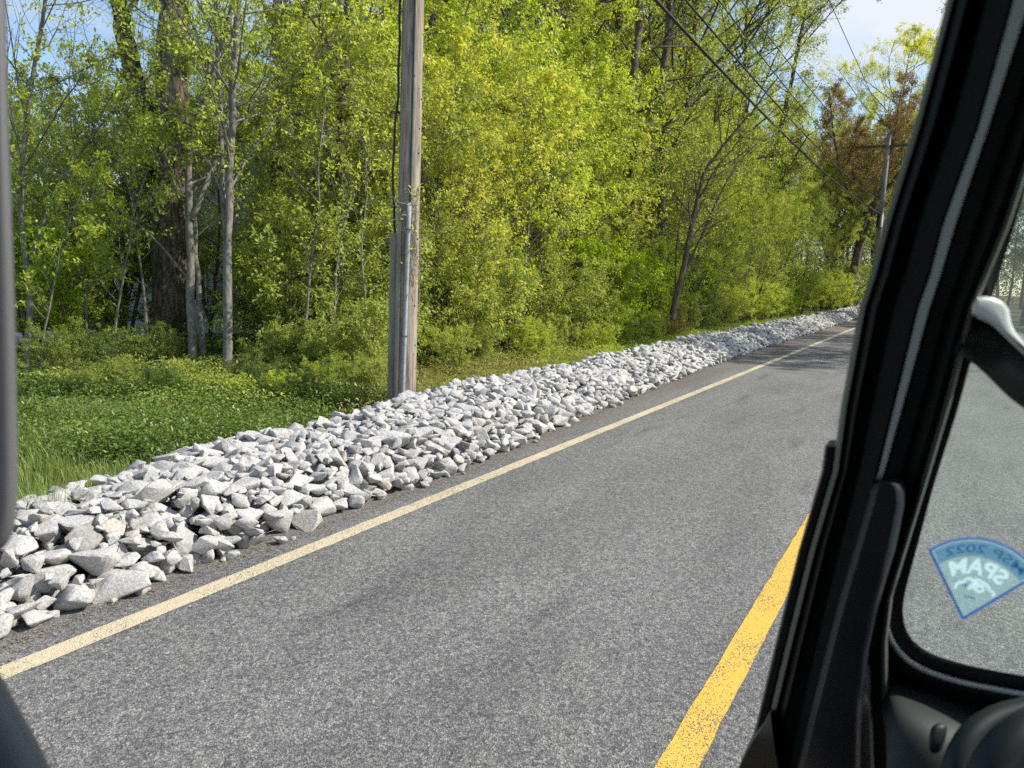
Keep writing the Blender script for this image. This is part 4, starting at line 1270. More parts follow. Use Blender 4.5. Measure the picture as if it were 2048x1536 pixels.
# ------------------------------------------------------------------ houses behind the trees
def house(name, c, w, dpt, eave, ridge, rz, wallc, roofc, label, gable_front=True):
    root = empty(name, c, rz)
    m, n, out = new_mat(name + '_siding')
    b = n.nodes.new('ShaderNodeBsdfPrincipled'); b.inputs['Roughness'].default_value = 0.6
    n.links.new(b.outputs[0], out.inputs[0])
    t = n.nodes.new('ShaderNodeTexCoord'); wv = n.nodes.new('ShaderNodeTexWave')
    wv.wave_type = 'BANDS'; wv.bands_direction = 'Z'; wv.wave_profile = 'SAW'; wv.inputs['Scale'].default_value = 2.6
    n.links.new(t.outputs['Object'], wv.inputs['Vector'])
    k = n.nodes.new('ShaderNodeMix'); k.data_type = 'RGBA'
    k.inputs[6].default_value = (*[v * 0.55 for v in wallc], 1); k.inputs[7].default_value = (*wallc, 1)
    r = n.nodes.new('ShaderNodeMapRange'); r.inputs['From Max'].default_value = 0.25
    n.links.new(wv.outputs['Fac'], r.inputs['Value']); n.links.new(r.outputs[0], k.inputs[0]); n.links.new(k.outputs[2], b.inputs['Base Color'])
    bp = n.nodes.new('ShaderNodeBump'); bp.inputs['Distance'].default_value = 0.02
    n.links.new(wv.outputs['Fac'], bp.inputs['Height']); n.links.new(bp.outputs[0], b.inputs['Normal'])
    hw, hd = w / 2, dpt / 2
    V = [(-hw, -hd, 0), (hw, -hd, 0), (hw, hd, 0), (-hw, hd, 0), (-hw, -hd, eave), (hw, -hd, eave), (hw, hd, eave), (-hw, hd, eave), (0, -hd, ridge), (0, hd, ridge)]
    mesh_obj('wall', V, [(0, 1, 5, 8, 4), (2, 3, 7, 9, 6), (1, 2, 6, 5), (3, 0, 4, 7)], m, root)
    ov = 0.35
    sl_ = (ridge - eave) / hw
    rm = pbr(name + '_shingles', roofc, 0.9, noise=(6, tuple(v * 1.6 for v in roofc), 0.4, 0.65))
    e = eave - ov * sl_
    V = []
    for dz in (0.03, 0.18):
        V += [(-hw - ov, -hd - ov, e + dz), (0, -hd - ov, ridge + dz), (hw + ov, -hd - ov, e + dz), (-hw - ov, hd + ov, e + dz), (0, hd + ov, ridge + dz), (hw + ov, hd + ov, e + dz)]
    mesh_obj('roof', V, [(6, 7, 10, 9), (7, 8, 11, 10), (0, 3, 4, 1), (1, 4, 5, 2), (0, 1, 7, 6), (1, 2, 8, 7), (3, 9, 10, 4), (4, 10, 11, 5), (0, 6, 9, 3), (2, 5, 11, 8)], rm, root)
    wm = pbr(name + '_trim', (0.75, 0.75, 0.72), 0.5); gm = pbr(name + '_panes', (0.03, 0.04, 0.05), 0.08, spec=0.8)
    tb = Tubes()
    for s_ in (-1, 1):
        tb.add(np.array([(s_ * (hw + ov), -hd - ov - 0.06, e + 0.08), (0, -hd - ov - 0.06, ridge + 0.08)]), 0.09, 4)
    tb.build('rake_board', wm, root, smooth=False)
    for x0 in (-w * 0.25, w * 0.25):
        f = box_obj('window', (x0 - 0.5, x0 + 0.5, -hd - 0.05, -hd + 0.02, 1.2, 2.7), wm, root)
        for zz in (1.28, 2.0):
            box_obj('pane', (x0 - 0.42, x0 + 0.42, -hd - 0.075, -hd - 0.04, zz, zz + 0.62), gm, f)
    return tag(root, label, 'house')


pY = at(52, 560, 31.0)
house('yellow_house', (pY[0] - 2.4, pY[1], -0.5), 8, 9, 3.8, 6.6, math.radians(48), (0.62, 0.55, 0.36), (0.10, 0.09, 0.08), 'pale yellow clapboard house with its gable behind the trees')
pG = at(560, 520, 27.0)
house('grey_house', (pG[0], pG[1], -0.3), 7.5, 8, 4.4, 6.6, math.radians(35), (0.52, 0.53, 0.53), (0.13, 0.12, 0.12), 'pale grey clapboard house half hidden by the forked tree')

# ------------------------------------------------------------------ near utility pole
PX, PY = -6.53, 8.47
pole = tag(empty('utility_pole', (PX, PY, 0)), 'tall weathered wooden utility pole with conduit rising behind the white stones', 'utility pole')
lean = np.array([0.006, 0.004])
tb = Tubes()
zs = np.linspace(-0.1, 11.5, 30)
tb.add(np.stack([lean[0] * zs, lean[1] * zs, zs], 1), np.linspace(0.158, 0.125, 30), 28, cap=True)
tb.build('shaft', M_POLE, pole)
vd = norm([-PX, -PY, 0]); rt = np.array([vd[1] * -1, vd[0], 0]) * -1      # toward the viewer, viewer's right
rt = norm(np.cross([0, 0, 1], vd)); 
if rt @ R < 0: rt = -rt
def pz(off_r, off_v, z): return rt * off_r + vd * off_v + np.array([lean[0] * z, lean[1] * z, z])
tb = Tubes()
zz = np.linspace(-0.05, 2.95, 12)
tb.add(np.array([pz(-0.035 + 0.013 * z, 0.205, z) for z in zz]), 0.031, 12, cap=True)
cnd = tb.build('conduit', M_PVC, pole)
for z in (1.15, 2.6):
    t2 = Tubes(); t2.add(np.array([pz(-0.085 + .013 * z, 0.19, z), pz(-0.06 + .013 * z, 0.245, z), pz(-0.01 + .013 * z, 0.245, z), pz(0.015 + .013 * z, 0.19, z)]), 0.008, 4)
    t2.build('strap', M_IRON, cnd)
# guard boards
def board(name, r0, r1, v0, v1, z0, z1, mat):
    V = [pz(r, v, z) for z in (z0, z1) for v in (v0, v1) for r in (r0, r1)]
    _, Fc = boxV(0, 1, 0, 1, 0, 1)
    return mesh_obj(name, V, Fc, mat, pole)
board('guard_board', -0.245, -0.155, -0.02, 0.09, -0.05, 2.55, M_BOARD)
board('guard_board', -0.152, -0.095, 0.10, 0.16, -0.05, 2.9, M_BOARD)
tb = Tubes()
zz = np.linspace(2.5, 11, 60)
wob = np.where(zz < 4.4, -0.05 * np.sin((zz - 2.5) / 1.9 * np.pi), 0)
tb.add(np.array([pz(-0.175 + w_ + 0.006 * math.sin(z * 9), 0.03, z) for z, w_ in zip(zz, wob)]), 0.016, 6)
tb.build('cable', M_CABLE, pole)
tb = Tubes()
tb.add(np.array([pz(0.012 + 0.002 * z, 0.168 - 0.0028 * z, z) for z in np.linspace(2.85, 11, 30)]), 0.013, 6)
tb.build('ground_cable', M_GREEN, pole)
# knots, checks and old nails
tb = Tubes()
r9 = random.Random(3)
for _ in range(26):
    z = r9.uniform(0.6, 7); a_ = r9.uniform(-0.2, 1.35)
    rad = 0.158 - 0.0029 * z
    c_ = rt * math.sin(a_) * rad + vd * math.cos(a_) * rad + np.array([lean[0] * z, lean[1] * z, z])
    o_v = norm(rt * math.sin(a_) + vd * math.cos(a_))
    tb.add(np.array([c_ - o_v * 0.01, c_ + o_v * 0.006]), r9.uniform(0.006, 0.014), 6, cap=True)
tb.build('knots', pbr('dark_knots', (0.05, 0.035, 0.025), 0.9), pole)
# dry vine gripping the shaft
vt = Tree(77)
for k in range(15):
    a_ = vt.r.uniform(-0.5, 1.5); z = vt.r.uniform(1.3, 2.3)
    pts = []
    for i in range(12):
        rad = 0.165 + vt.r.uniform(0, 0.02)
        pts.append(rt * math.sin(a_) * rad + vd * math.cos(a_) * rad + np.array([0.01, 0.01, z]))
        a_ += vt.r.normal(0, 0.16); z += vt.r.uniform(0.03, 0.13)
    vt.tb.add(np.array(pts), 0.004, 3)
    vt.an.append(pts[-1]); vt.ad.append(np.array([0, 0, 1.0]))
for s_ in range(26):
    a_ = vt.r.uniform(-1.0, 1.7); z = vt.r.uniform(2.0, 3.2); rad = 0.17
    p0 = rt * math.sin(a_) * rad + vd * math.cos(a_) * rad + np.array([0.01, 0.01, z])
    l_ = vt.line(p0, rt * vt.r.uniform(-1, 1) + vd * 0.3 + np.array([0, 0, vt.r.uniform(-0.6, 0.6)]), vt.r.uniform(0.15, 0.5), 0.005, 0.002, 6, 0.35, 0, 3)
    if s_ % 3 == 0:
        vt.an.append(l_[-1]); vt.ad.append(np.array([0.1, 0, 0.9]))
vn = build('dry_vine', vt, pbr('pale_vine_stems', (0.36, 0.31, 0.25), 0.9), LEAF_YELLOW, vt.leaves(4, 0.06, 0.3, 0.09), 'leaves')
vn.location = (PX, PY, 0)
tag(vn, 'dry curling vine with few yellow leaves clinging to the utility pole', 'vine')

# ------------------------------------------------------------------ far pole and cables
FX, FY = -5.05, 70.0
fp = tag(empty('utility_pole', (FX, FY, 0)), 'distant grey utility pole with crossarm under the russet tree', 'utility pole')
def fz(py):
    """height at the far pole for photo row py"""
    P = np.array([FX, FY, 0.0]); k = float((P - CAM) @ F)
    lo, hi = 0.0, 40.0
    for _ in range(40):
        mid = (lo + hi) / 2
        if cam_px((FX, FY, mid))[1] > py: lo = mid
        else: hi = mid
    return lo
TOP = fz(268)
tb = Tubes(); tb.add(np.array([(0, 0, -0.1), (0, 0, TOP * 0.5), (0, 0, TOP)]), np.array([0.25, 0.21, 0.17]), 16, cap=True); tb.build('shaft', M_POLE2, fp)
box_obj('crossarm', (-2.0, 2.2, -0.10, 0.10, fz(292) - 0.08, fz(292) + 0.08), BARK_BROWN, fp)
tb = Tubes(); tb.add(np.array([(0, -0.3, fz(455)), (0, -0.3, fz(425))]), 0.28, 10, cap=True); tb.build('splice_case', M_CABLE, fp)
tb = Tubes(); tb.add(np.array([(-0.05, -0.25, TOP), (-0.1, -0.25, TOP + 0.35)]), 0.08, 8, cap=True); tb.build('insulator', M_PVC, fp)


def cable(px_pts, z1, x_off, rad, label, name='overhead_cable', mat=M_CABLE):
    """cable between the poles, its height and sag fitted so that it hangs as seen"""
    B = np.array([FX + x_off, FY, z1])
    best = None
    for z0 in np.arange(7.0, 13.0, 0.15):
        for sag in np.arange(0.0, 2.4, 0.1):
            for xo in (-0.4, 0.2, 0.8, 1.4):
                A = np.array([PX + xo, PY, z0]); err = 0
                t = np.linspace(0.05, 1, 60)
                Q = A + (B - A) * t[:, None]; Q[:, 2] -= sag * 4 * t * (1 - t)
                d = Q - CAM; k = d @ F
                xs = 1024 + d @ R / k * 1500; ys_ = 768 - d @ U / k * 1500
                for (px, py) in px_pts:
                    err += abs(np.interp(px, xs, ys_) - py)
                if best is None or err < best[0]: best = (err, z0, sag, xo)
    e, z0, sag, xo = best
    A = np.array([PX + xo, PY, z0]); t = np.linspace(0, 1, 60)
    Q = A + (B - A) * t[:, None]; Q[:, 2] -= sag * 4 * t * (1 - t)
    tb = Tubes(); tb.add(Q, rad, 6)
    o = tb.build(name, mat)
    print('CABLE', label, best)
    return tag(o, label, 'cable', 'overhead cables between the poles')


cable([(1312, 0), (1400, 95), (1507, 210), (1600, 300), (1720, 402)], fz(428), 0.0, 0.042, 'thickest black overhead cable, lowest of the bundle')
cable([(1372, 0), (1450, 92), (1560, 215), (1650, 310), (1690, 350)], fz(405), 0.1, 0.027, 'thin overhead cable just above the thickest one')
cable([(1437, 0), (1520, 115), (1600, 210), (1660, 270)], fz(345), -1.4, 0.020, 'thin upper overhead cable ending below the crossarm')
cable([(1480, 0), (1560, 95), (1620, 180), (1680, 270)], fz(292), -1.6, 0.017, 'faint overhead wire tied to the crossarm end')
cable([(1650, 0), (1690, 70), (1730, 150), (1755, 215)], fz(268), 0.0, 0.016, 'topmost faint wire steeply falling to the far pole top')

# ------------------------------------------------------------------ the vehicle the picture is taken from
M_TRIM = pbr('black_pillar_trim', (0.010, 0.014, 0.014), 0.62, spec=0.22, bump=(420, 0.15, 0.0006))
M_RUB = pbr('black_rubber_seal', (0.012, 0.013, 0.013), 0.5, spec=0.3)
M_STRIP = pbr('grey_trim_strip', (0.50, 0.53, 0.51), 0.42, spec=0.45)
M_THIN = pbr('dark_grey_seam', (0.10, 0.11, 0.09), 0.45, spec=0.45)
M_SILV = pbr('satin_grey_seal', (0.75, 0.75, 0.70), 0.35, spec=0.6)
M_HAND = pbr('grab_handle_plastic', (0.022, 0.022, 0.027), 0.55, spec=0.3)
M_DASH = pbr('grey_dash_plastic', (0.028, 0.030, 0.028), 0.6, spec=0.35, bump=(600, 0.2, 0.0005))
M_DARK = pbr('black_dash_plastic', (0.010, 0.012, 0.013), 0.5, spec=0.35)
M_POST = pbr('grey_window_post', (0.11, 0.11, 0.115), 0.5, spec=0.4)
M_BRK = pbr('dark_bracket_plastic', (0.025, 0.026, 0.025), 0.5, spec=0.35)
M_SUNTOP = pbr('painted_sunlit_top', (0.72, 0.70, 0.64), 0.28, spec=0.6)  # sunlight on the bracket top, put into the base colour

truck = tag(empty('truck_cab', (0.0, 0.35, 0.0)), 'black interior of a truck cab around the open side window', 'truck')


def inv(o):
    if o.parent is not truck: return o
    o.matrix_parent_inverse = Matrix.Translation((0, -0.35, 0))
    return o


def pl(px, py, off=0.0, k=0.6, y0=0.70, z0=1.7):
    """point of the raked pillar face (y = y0 + off - k (z - z0)) seen at a photo pixel"""
    v = F + (px - 1024) / 1500 * R + (768 - py) / 1500 * U
    d = (y0 + off - k * (CAM[2] - z0)) / (v[1] + k * v[2])
    return CAM + v * d


def band(name, rows, mat, thick=0.02, parent=None, smooth=True):
    """ribbed moulding: rows of (pixel y, [(pixel x, offset), ...]), closed at the back"""
    V, Fc = [], []
    m = len(rows[0][1])
    for y, cs in rows:
        pts = [pl(x, y, o) for x, o in cs]
        bk = [p + np.array([0.0, thick, 0.0]) for p in (pts[-1], pts[0])]
        V += pts + bk
    k = m + 2
    for i in range(len(rows) - 1):
        for j in range(k):
            a = i * k + j; b = i * k + (j + 1) % k
            Fc.append((a, b, b + k, a + k))
    Fc.append(tuple(range(k))[::-1]); Fc.append(tuple((len(rows) - 1) * k + j for j in range(k)))
    o = inv(mesh_obj(name, V, Fc, mat, parent or truck))
    bm = bmesh.new(); bm.from_mesh(o.data); bmesh.ops.recalc_face_normals(bm, faces=bm.faces[:]); bm.to_mesh(o.data); bm.free()
    if smooth:
        o.data.polygons.foreach_set('use_smooth', np.ones(len(o.data.polygons), dtype=bool))
        o.data.set_sharp_from_angle(angle=math.radians(50))
    return o


def itp(tab, y):
    ys = [t[0] for t in tab]; xs = [t[1] for t in tab]
    if y < ys[0]: return xs[0] + (xs[1] - xs[0]) / (ys[1] - ys[0]) * (y - ys[0])
    if y > ys[-1]: return xs[-1] + (xs[-1] - xs[-2]) / (ys[-1] - ys[-2]) * (y - ys[-1])
    return float(np.interp(y, ys, xs))


T_L = [(0, 1893), (130, 1860), (256, 1826), (450, 1766), (548, 1740), (615, 1718), (815, 1681), (943, 1664), (1100, 1618), (1290, 1571), (1450, 1533), (1536, 1508)]
T_S1l = [(0, 2025), (256, 1954), (450, 1884), (548, 1859), (615, 1835), (815, 1786), (943, 1755), (1000, 1742)]
T_S1r = [(0, 2062), (256, 1979), (450, 1913), (548, 1884), (615, 1862), (815, 1807), (943, 1771), (1000, 1756)]
T_S2l = [(0, 2150), (256, 2070), (450, 2006), (614, 1938), (815, 1886), (976, 1838), (1100, 1800), (1195, 1771), (1305, 1758), (1450, 1764), (1536, 1772)]
T_W = [(0, 2170), (256, 2085), (450, 2030), (589, 1987), (706, 1946), (815, 1917), (976, 1866), (1100, 1833), (1224, 1804)]
ys = [-900, -500, -250, 0, 130, 256, 350, 450, 548, 615, 706, 815, 885, 943, 1020, 1100, 1195, 1290, 1370, 1450, 1536, 1700, 2000]
rows = []
for y in ys:
    l = itp(T_L, y); a = itp(T_S1l, y); b = itp(T_S1r, y); c = itp(T_S2l, y)
    w1 = c + 6
    rows.append((y, [(l + 14, 0.012), (l + 24, 0.002), (l + 0.30 * (a - l), -0.004), (l + 0.36 * (a - l), 0.010), (l + 0.55 * (a - l), 0.012), (l + 0.62 * (a - l), -0.002), (a - 4, -0.006), (a + 2, 0.004),
                     (b - 2, 0.004), (b + 5, -0.004), (b + 0.35 * (w1 - b), -0.002), (b + 0.42 * (w1 - b), 0.006), (b + 0.75 * (w1 - b), 0.0), (w1, 0.006)]))
band('pillar_trim', rows, M_TRIM, 0.055)
band('door_seal', [(y, [(itp(T_L, y), 0.014), (itp(T_L, y) + 5, 0.004), (itp(T_L, y) + 12, 0.002), (itp(T_L, y) + 16, 0.014)]) for y in ys], M_THIN, 0.03)
band('door_seal', [(y, [(itp(T_L, y) - 21, 0.020), (itp(T_L, y) - 17, 0.012), (itp(T_L, y) - 4, 0.012), (itp(T_L, y) - 1, 0.018)]) for y in (893, 896, 943, 1020, 1100, 1195, 1290, 1370, 1450, 1536, 1700, 2000)], M_RUB, 0.03)
band('trim_strip', [(y, [(itp(T_S1l, y), 0.001), (itp(T_S1l, y) + 4, -0.006), (itp(T_S1r, y) - 4, -0.006), (itp(T_S1r, y), 0.001)]) for y in ys if y <= 943] +
     [(960, [(1748, 0.001), (1751, -0.004), (1762, -0.004), (1766, 0.001)])], M_STRIP, 0.012)
band('trim_seam', [(y, [(itp(T_S2l, y), 0.003), (itp(T_S2l, y) + 4, -0.003), (itp(T_S2l, y) + 10, -0.003), (itp(T_S2l, y) + 14, 0.003)]) for y in ys if y <= 1450], M_THIN, 0.012)
# grab handle
hr = [(966, 1752, 1796), (970, 1746, 1803), (985, 1740, 1809), (1010, 1734, 1809), (1060, 1719, 1799), (1100, 1708, 1790), (1160, 1690, 1772), (1230, 1670, 1752), (1300, 1652, 1738), (1380, 1632, 1729), (1450, 1614, 1724), (1536, 1594, 1722), (1700, 1556, 1716), (2000, 1500, 1700)]
band('grab_handle', [(y, [(l, -0.012), (l + 5, -0.030), (l + 14, -0.036), (r - 16, -0.036), (r - 6, -0.031), (r, -0.014)]) for y, l, r in hr], M_HAND, 0.022)
gl = [(1330, 1729, 1738), (1380, 1718, 1742), (1450, 1712, 1745), (1536, 1708, 1748), (1700, 1700, 1750)]
band('handle_bezel', [(y, [(l, -0.008), (l + 6, -0.018), (r - 6, -0.014), (r, -0.004)]) for y, l, r in gl], M_POST, 0.012)
# lower trim bulge at the door
lb = [(1425, 1538, 1546), (1450, 1526, 1548), (1480, 1504, 1552), (1505, 1490, 1556), (1536, 1476, 1562), (1620, 1450, 1580), (2000, 1380, 1600)]
band('lower_trim', [(y, [(l, 0.0), (l + 3, -0.012), (r - 5, -0.018), (r, -0.004)]) for y, l, r in lb], M_BRK, 0.03)

# windshield with its black border, seal and sticker
WO = 0.035


def ws(px, py, off=0.0): return pl(px, py, WO + off)


corner = [(2085, 256), (2030, 450), (1987, 589), (1946, 706), (1917, 815), (1866, 976), (1833, 1100), (1808, 1190), (1804, 1224), (1806, 1250), (1813, 1270), (1830, 1290), (1853, 1304), (1884, 1316), (1939, 1332), (2048, 1352), (2200, 1378), (2600, 1440)]
pc = np.array(corner, float)
s = np.concatenate([[0], np.cumsum(np.linalg.norm(np.diff(pc, axis=0), axis=1))])
u = np.linspace(0, s[-1], 90)
pc = np.stack([np.interp(u, s, pc[:, i]) for i in (0, 1)], 1)
for _ in range(2): pc[1:-1] = (pc[:-2] + 2 * pc[1:-1] + pc[2:]) / 4
tg = np.gradient(pc, axis=0); tg /= np.linalg.norm(tg, axis=1)[:, None]
nr = np.stack([-tg[:, 1], tg[:, 0]], 1)
if nr[0, 0] > 0: nr = -nr


def sweep(name, prof, mat, parent=None):
    V, Fc = [], []
    k = len(prof)
    for p, n_ in zip(pc, nr):
        for o, h in prof:
            q = p + n_ * o; V.append(ws(q[0], q[1], h))
    for i in range(len(pc) - 1):
        for j in range(k):
            a = i * k + j; b = i * k + (j + 1) % k
            Fc.append((a, b, b + k, a + k))
    o = inv(mesh_obj(name, V, Fc, mat, parent or truck, True))
    bm = bmesh.new(); bm.from_mesh(o.data); bmesh.ops.recalc_face_normals(bm, faces=bm.faces[:]); bm.to_mesh(o.data); bm.free()
    return o


gm, n, out = new_mat('green_tinted_glass')
tr1 = n.nodes.new('ShaderNodeBsdfTransparent'); tr1.inputs[0].default_value = (0.86, 0.95, 0.91, 1)
gs = n.nodes.new('ShaderNodeBsdfGlossy'); gs.inputs['Roughness'].default_value = 0.02
df = n.nodes.new('ShaderNodeBsdfTranslucent'); df.inputs['Color'].default_value = (0.75, 0.85, 0.80, 1)
m1 = n.nodes.new('ShaderNodeMixShader'); m1.inputs[0].default_value = 0.035
m2 = n.nodes.new('ShaderNodeMixShader'); m2.inputs[0].default_value = 0.035
n.links.new(tr1.outputs[0], m1.inputs[1]); n.links.new(df.outputs[0], m1.inputs[2])
n.links.new(m1.outputs[0], m2.inputs[1]); n.links.new(gs.outputs[0], m2.inputs[2]); n.links.new(m2.outputs[0], out.inputs[0])
# flat pane of glass, whole windshield width
def wpt(x, z, off=0.0): return (x, 0.70 + WO + off - 0.6 * (z - 1.7), z)
gV = [wpt(-0.06, 1.50, 0.006), wpt(1.60, 1.50, 0.006), wpt(1.50, 2.42, 0.006), wpt(0.02, 2.42, 0.006)]
glass = inv(mesh_obj('windshield', gV, [(0, 1, 2, 3)], gm, truck))
sweep('windshield_border', [(0, 0.0), (34, 0.0), (34, 0.004), (0, 0.004)], M_RUB)
sweep('windshield_seal', [(30, -0.002), (33, -0.008), (39, -0.009), (43, -0.002), (43, 0.002), (30, 0.002)], M_SILV)
sweep('windshield_seal', [(42, -0.004), (52, -0.006), (60, -0.002), (110, 0.010), (110, 0.014), (42, 0.004)], M_TRIM)

# sticker: blue bordered wedge with white lettering, read from inside so it stands mirrored
def smat(name, col, alpha, thr=0.6):
    m, n, out = new_mat(name)
    d = n.nodes.new('ShaderNodeBsdfPrincipled'); d.inputs['Base Color'].default_value = (*col, 1); d.inputs['Roughness'].default_value = 0.5
    tl = n.nodes.new('ShaderNodeBsdfTranslucent'); tl.inputs['Color'].default_value = (*[min(1, v * 1.3) for v in col], 1)
    a = n.nodes.new('ShaderNodeMixShader'); a.inputs[0].default_value = thr
    t = n.nodes.new('ShaderNodeBsdfTransparent'); t.inputs[0].default_value = (0.8, 0.95, 1, 1)
    s_ = n.nodes.new('ShaderNodeMixShader'); s_.inputs[0].default_value = alpha
    n.links.new(d.outputs[0], a.inputs[1]); n.links.new(tl.outputs[0], a.inputs[2])
    n.links.new(t.outputs[0], s_.inputs[1]); n.links.new(a.outputs[0], s_.inputs[2]); n.links.new(s_.outputs[0], out.inputs[0])
    return m


S_BODY = smat('pale_blue_film', (0.34, 0.50, 0.53), 0.45)
S_BAND = smat('blue_film', (0.09, 0.22, 0.40), 0.66)
S_EDGE = smat('deep_blue_film', (0.03, 0.10, 0.38), 0.9)
S_WHITE = smat('white_film', (0.86, 0.92, 0.88), 0.90, 0.75)
S_TXT = smat('slate_blue_film', (0.06, 0.18, 0.34), 0.7)
AP = np.array([1926.0, 1237.0]); CA = np.array([1860.0, 1101.0]); CB = np.array([2076.0, 1148.0])
a0 = math.atan2(CA[1] - AP[1], CA[0] - AP[0]); a1 = math.atan2(CB[1] - AP[1], CB[0] - AP[0])
ra = np.linalg.norm(CA - AP); rb = np.linalg.norm(CB - AP)


def fan(t, f):
    """photo pixel in the wedge: t from the near corner to the far one, f from apex to rim"""
    a = a0 + (a1 - a0) * t; r_ = (ra + (rb - ra) * t) * (1 + 0.008 * math.sin(math.pi * t)) * f
    return AP[0] + r_ * math.cos(a), AP[1] + r_ * math.sin(a)


def sheet(name, t0, t1, f0, f1, off, mat, parent, nt_=24):
    V = []
    for i in range(nt_ + 1):
        t = t0 + (t1 - t0) * i / nt_
        for f in (f0, f1): V.append(ws(*fan(t, f), off))
    return inv(mesh_obj(name, V, [(2 * i, 2 * i + 1, 2 * i + 3, 2 * i + 2) for i in range(nt_)], mat, parent))


st = sheet('sticker', 0, 1, 0.03, 1.0, -0.0004, S_BODY, glass)
tag(st, 'pale blue wedge-shaped window sticker with white lettering')
sheet('sticker_band', 0.03, 0.97, 0.80, 0.965, -0.0008, S_BAND, glass)
V, Fc = [], []
def ribbon(pts, w, off):
    b = len(V); pts = np.array(pts, float); T_ = np.gradient(pts, axis=0); T_ /= np.linalg.norm(T_, axis=1)[:, None] + 1e-9
    N_ = np.stack([-T_[:, 1], T_[:, 0]], 1)
    for p, q_ in zip(pts, N_):
        V.append(ws(*(p + q_ * w / 2), off)); V.append(ws(*(p - q_ * w / 2), off))
    for i in range(len(pts) - 1): Fc.append((b + 2 * i, b + 2 * i + 1, b + 2 * i + 3, b + 2 * i + 2))
ribbon([fan(0.0, f) for f in np.linspace(0.0, 1.02, 12)], 5.5, -0.0012)
ribbon([fan(1.0, f) for f in np.linspace(0.0, 1.02, 12)], 5.5, -0.0014)
ribbon([fan(t, 1.0) for t in np.linspace(0, 1, 30)], 4.5, -0.0016)
inv(mesh_obj('sticker_border', V, Fc, S_EDGE, glass))
V, Fc = [], []
ribbon([fan(t, 0.79) for t in np.linspace(0.02, 0.98, 30)], 2.2, -0.0012)
inv(mesh_obj('sticker_line', V, Fc, S_TXT, glass))


def lettering(txt, t_mid, t_half, f0, f1, mat, name, bold=0.0):
    """text bent along the wedge, mirrored as seen from the seats"""
    cu = bpy.data.curves.new(name, 'FONT'); cu.body = txt; cu.align_x = 'CENTER'; cu.offset = bold; cu.resolution_u = 4
    to = bpy.data.objects.new(name, cu); COL.objects.link(to)
    bpy.context.view_layer.update()
    dgr = bpy.context.evaluated_depsgraph_get()
    me = bpy.data.meshes.new_from_object(to.evaluated_get(dgr))
    bpy.data.objects.remove(to)
    bm = bmesh.new(); bm.from_mesh(me); bmesh.ops.triangulate(bm, faces=bm.faces[:])
    bmesh.ops.subdivide_edges(bm, edges=[e for e in bm.edges if e.calc_length() > 0.15], cuts=2)
    bmesh.ops.triangulate(bm, faces=bm.faces[:])
    c = np.array([v.co[:] for v in bm.verts]); Fc = [[v.index for v in f.verts] for f in bm.faces]; bm.free()
    hx = (c[:, 0].max() - c[:, 0].min()) / 2; mx_ = (c[:, 0].max() + c[:, 0].min()) / 2
    y0, y1 = c[:, 1].min(), c[:, 1].max()
    V = [ws(*fan(t_mid - (x - mx_) / hx * t_half, f0 + (f1 - f0) * (y - y0) / (y1 - y0)), -0.0018) for x, y, _ in c]
    return inv(mesh_obj(name, V, Fc, mat, glass))


lettering('SPAM', 0.50, 0.37, 0.56, 0.755, S_WHITE, 'sticker_lettering', 0.035)
lettering('MSP 2022', 0.53, 0.40, 0.825, 0.93, S_TXT, 'sticker_lettering', 0.012)
# white emblem: scrolled ribbon shape over a dim shield
V, Fc = [], []
def pxs(l): return [(1798 + x * 250 / 1670, 1060 + y * 250 / 1670) for x, y in l]
def curve(l, n_=18):
    l = np.array(l, float); s_ = np.linspace(0, len(l) - 1, n_); i = np.arange(len(l))
    o = np.stack([np.interp(s_, i, l[:, k]) for k in (0, 1)], 1)
    o[1:-1] = (o[:-2] + 2 * o[1:-1] + o[2:]) / 4
    return o
ribbon(curve(pxs([(745, 785), (770, 720), (830, 690), (860, 740)])), 5.5, -0.0018)
ribbon(curve(pxs([(860, 740), (880, 660), (950, 640), (1000, 690), (960, 750), (920, 790)])), 5.5, -0.0020)
ribbon(curve(pxs([(940, 780), (1000, 760), (1040, 820), (1100, 830), (1140, 790), (1080, 740), (1030, 770)])), 5.0, -0.0022)
ribbon(curve(pxs([(990, 690), (1050, 660), (1110, 700), (1170, 730), (1210, 790)])), 6.5, -0.0024)
ribbon(curve(pxs([(1150, 740), (1200, 800), (1270, 840), (1270, 870), (1240, 885)])), 4.5, -0.0026)
ribbon(curve(pxs([(960, 700), (1010, 730), (1080, 700), (1130, 760)])), 7.0, -0.0028)
inv(mesh_obj('sticker_emblem', V, Fc, S_WHITE, glass))
V, Fc = [], []
ribbon(curve(pxs([(840, 745), (870, 720), (900, 735), (880, 770)])), 5, -0.0030)
ribbon(curve(pxs([(870, 890), (940, 895), (1015, 915)]), 6), 4, -0.0018)
inv(mesh_obj('sticker_emblem', V, Fc, S_TXT, glass))
# faint maker's mark etched under the sticker
V, Fc = [], []
for k, (x, y, h, w) in enumerate([(1884, 1246, 9, 2.2), (1890, 1250, 6, 2.2), (1897, 1245, 7, 3.2), (1899, 1252, 4, 5), (1908, 1248, 8, 3.4), (1914, 1252, 6, 3.0), (1921, 1250, 9, 2.2), (1927, 1252, 8, 2.6)]):
    ribbon([(x, y - h / 2), (x + 0.8, y), (x, y + h / 2)], w, -0.0006)
inv(mesh_obj('glass_mark', V, Fc, smat('etched_mark', (0.05, 0.06, 0.06), 0.45), glass))

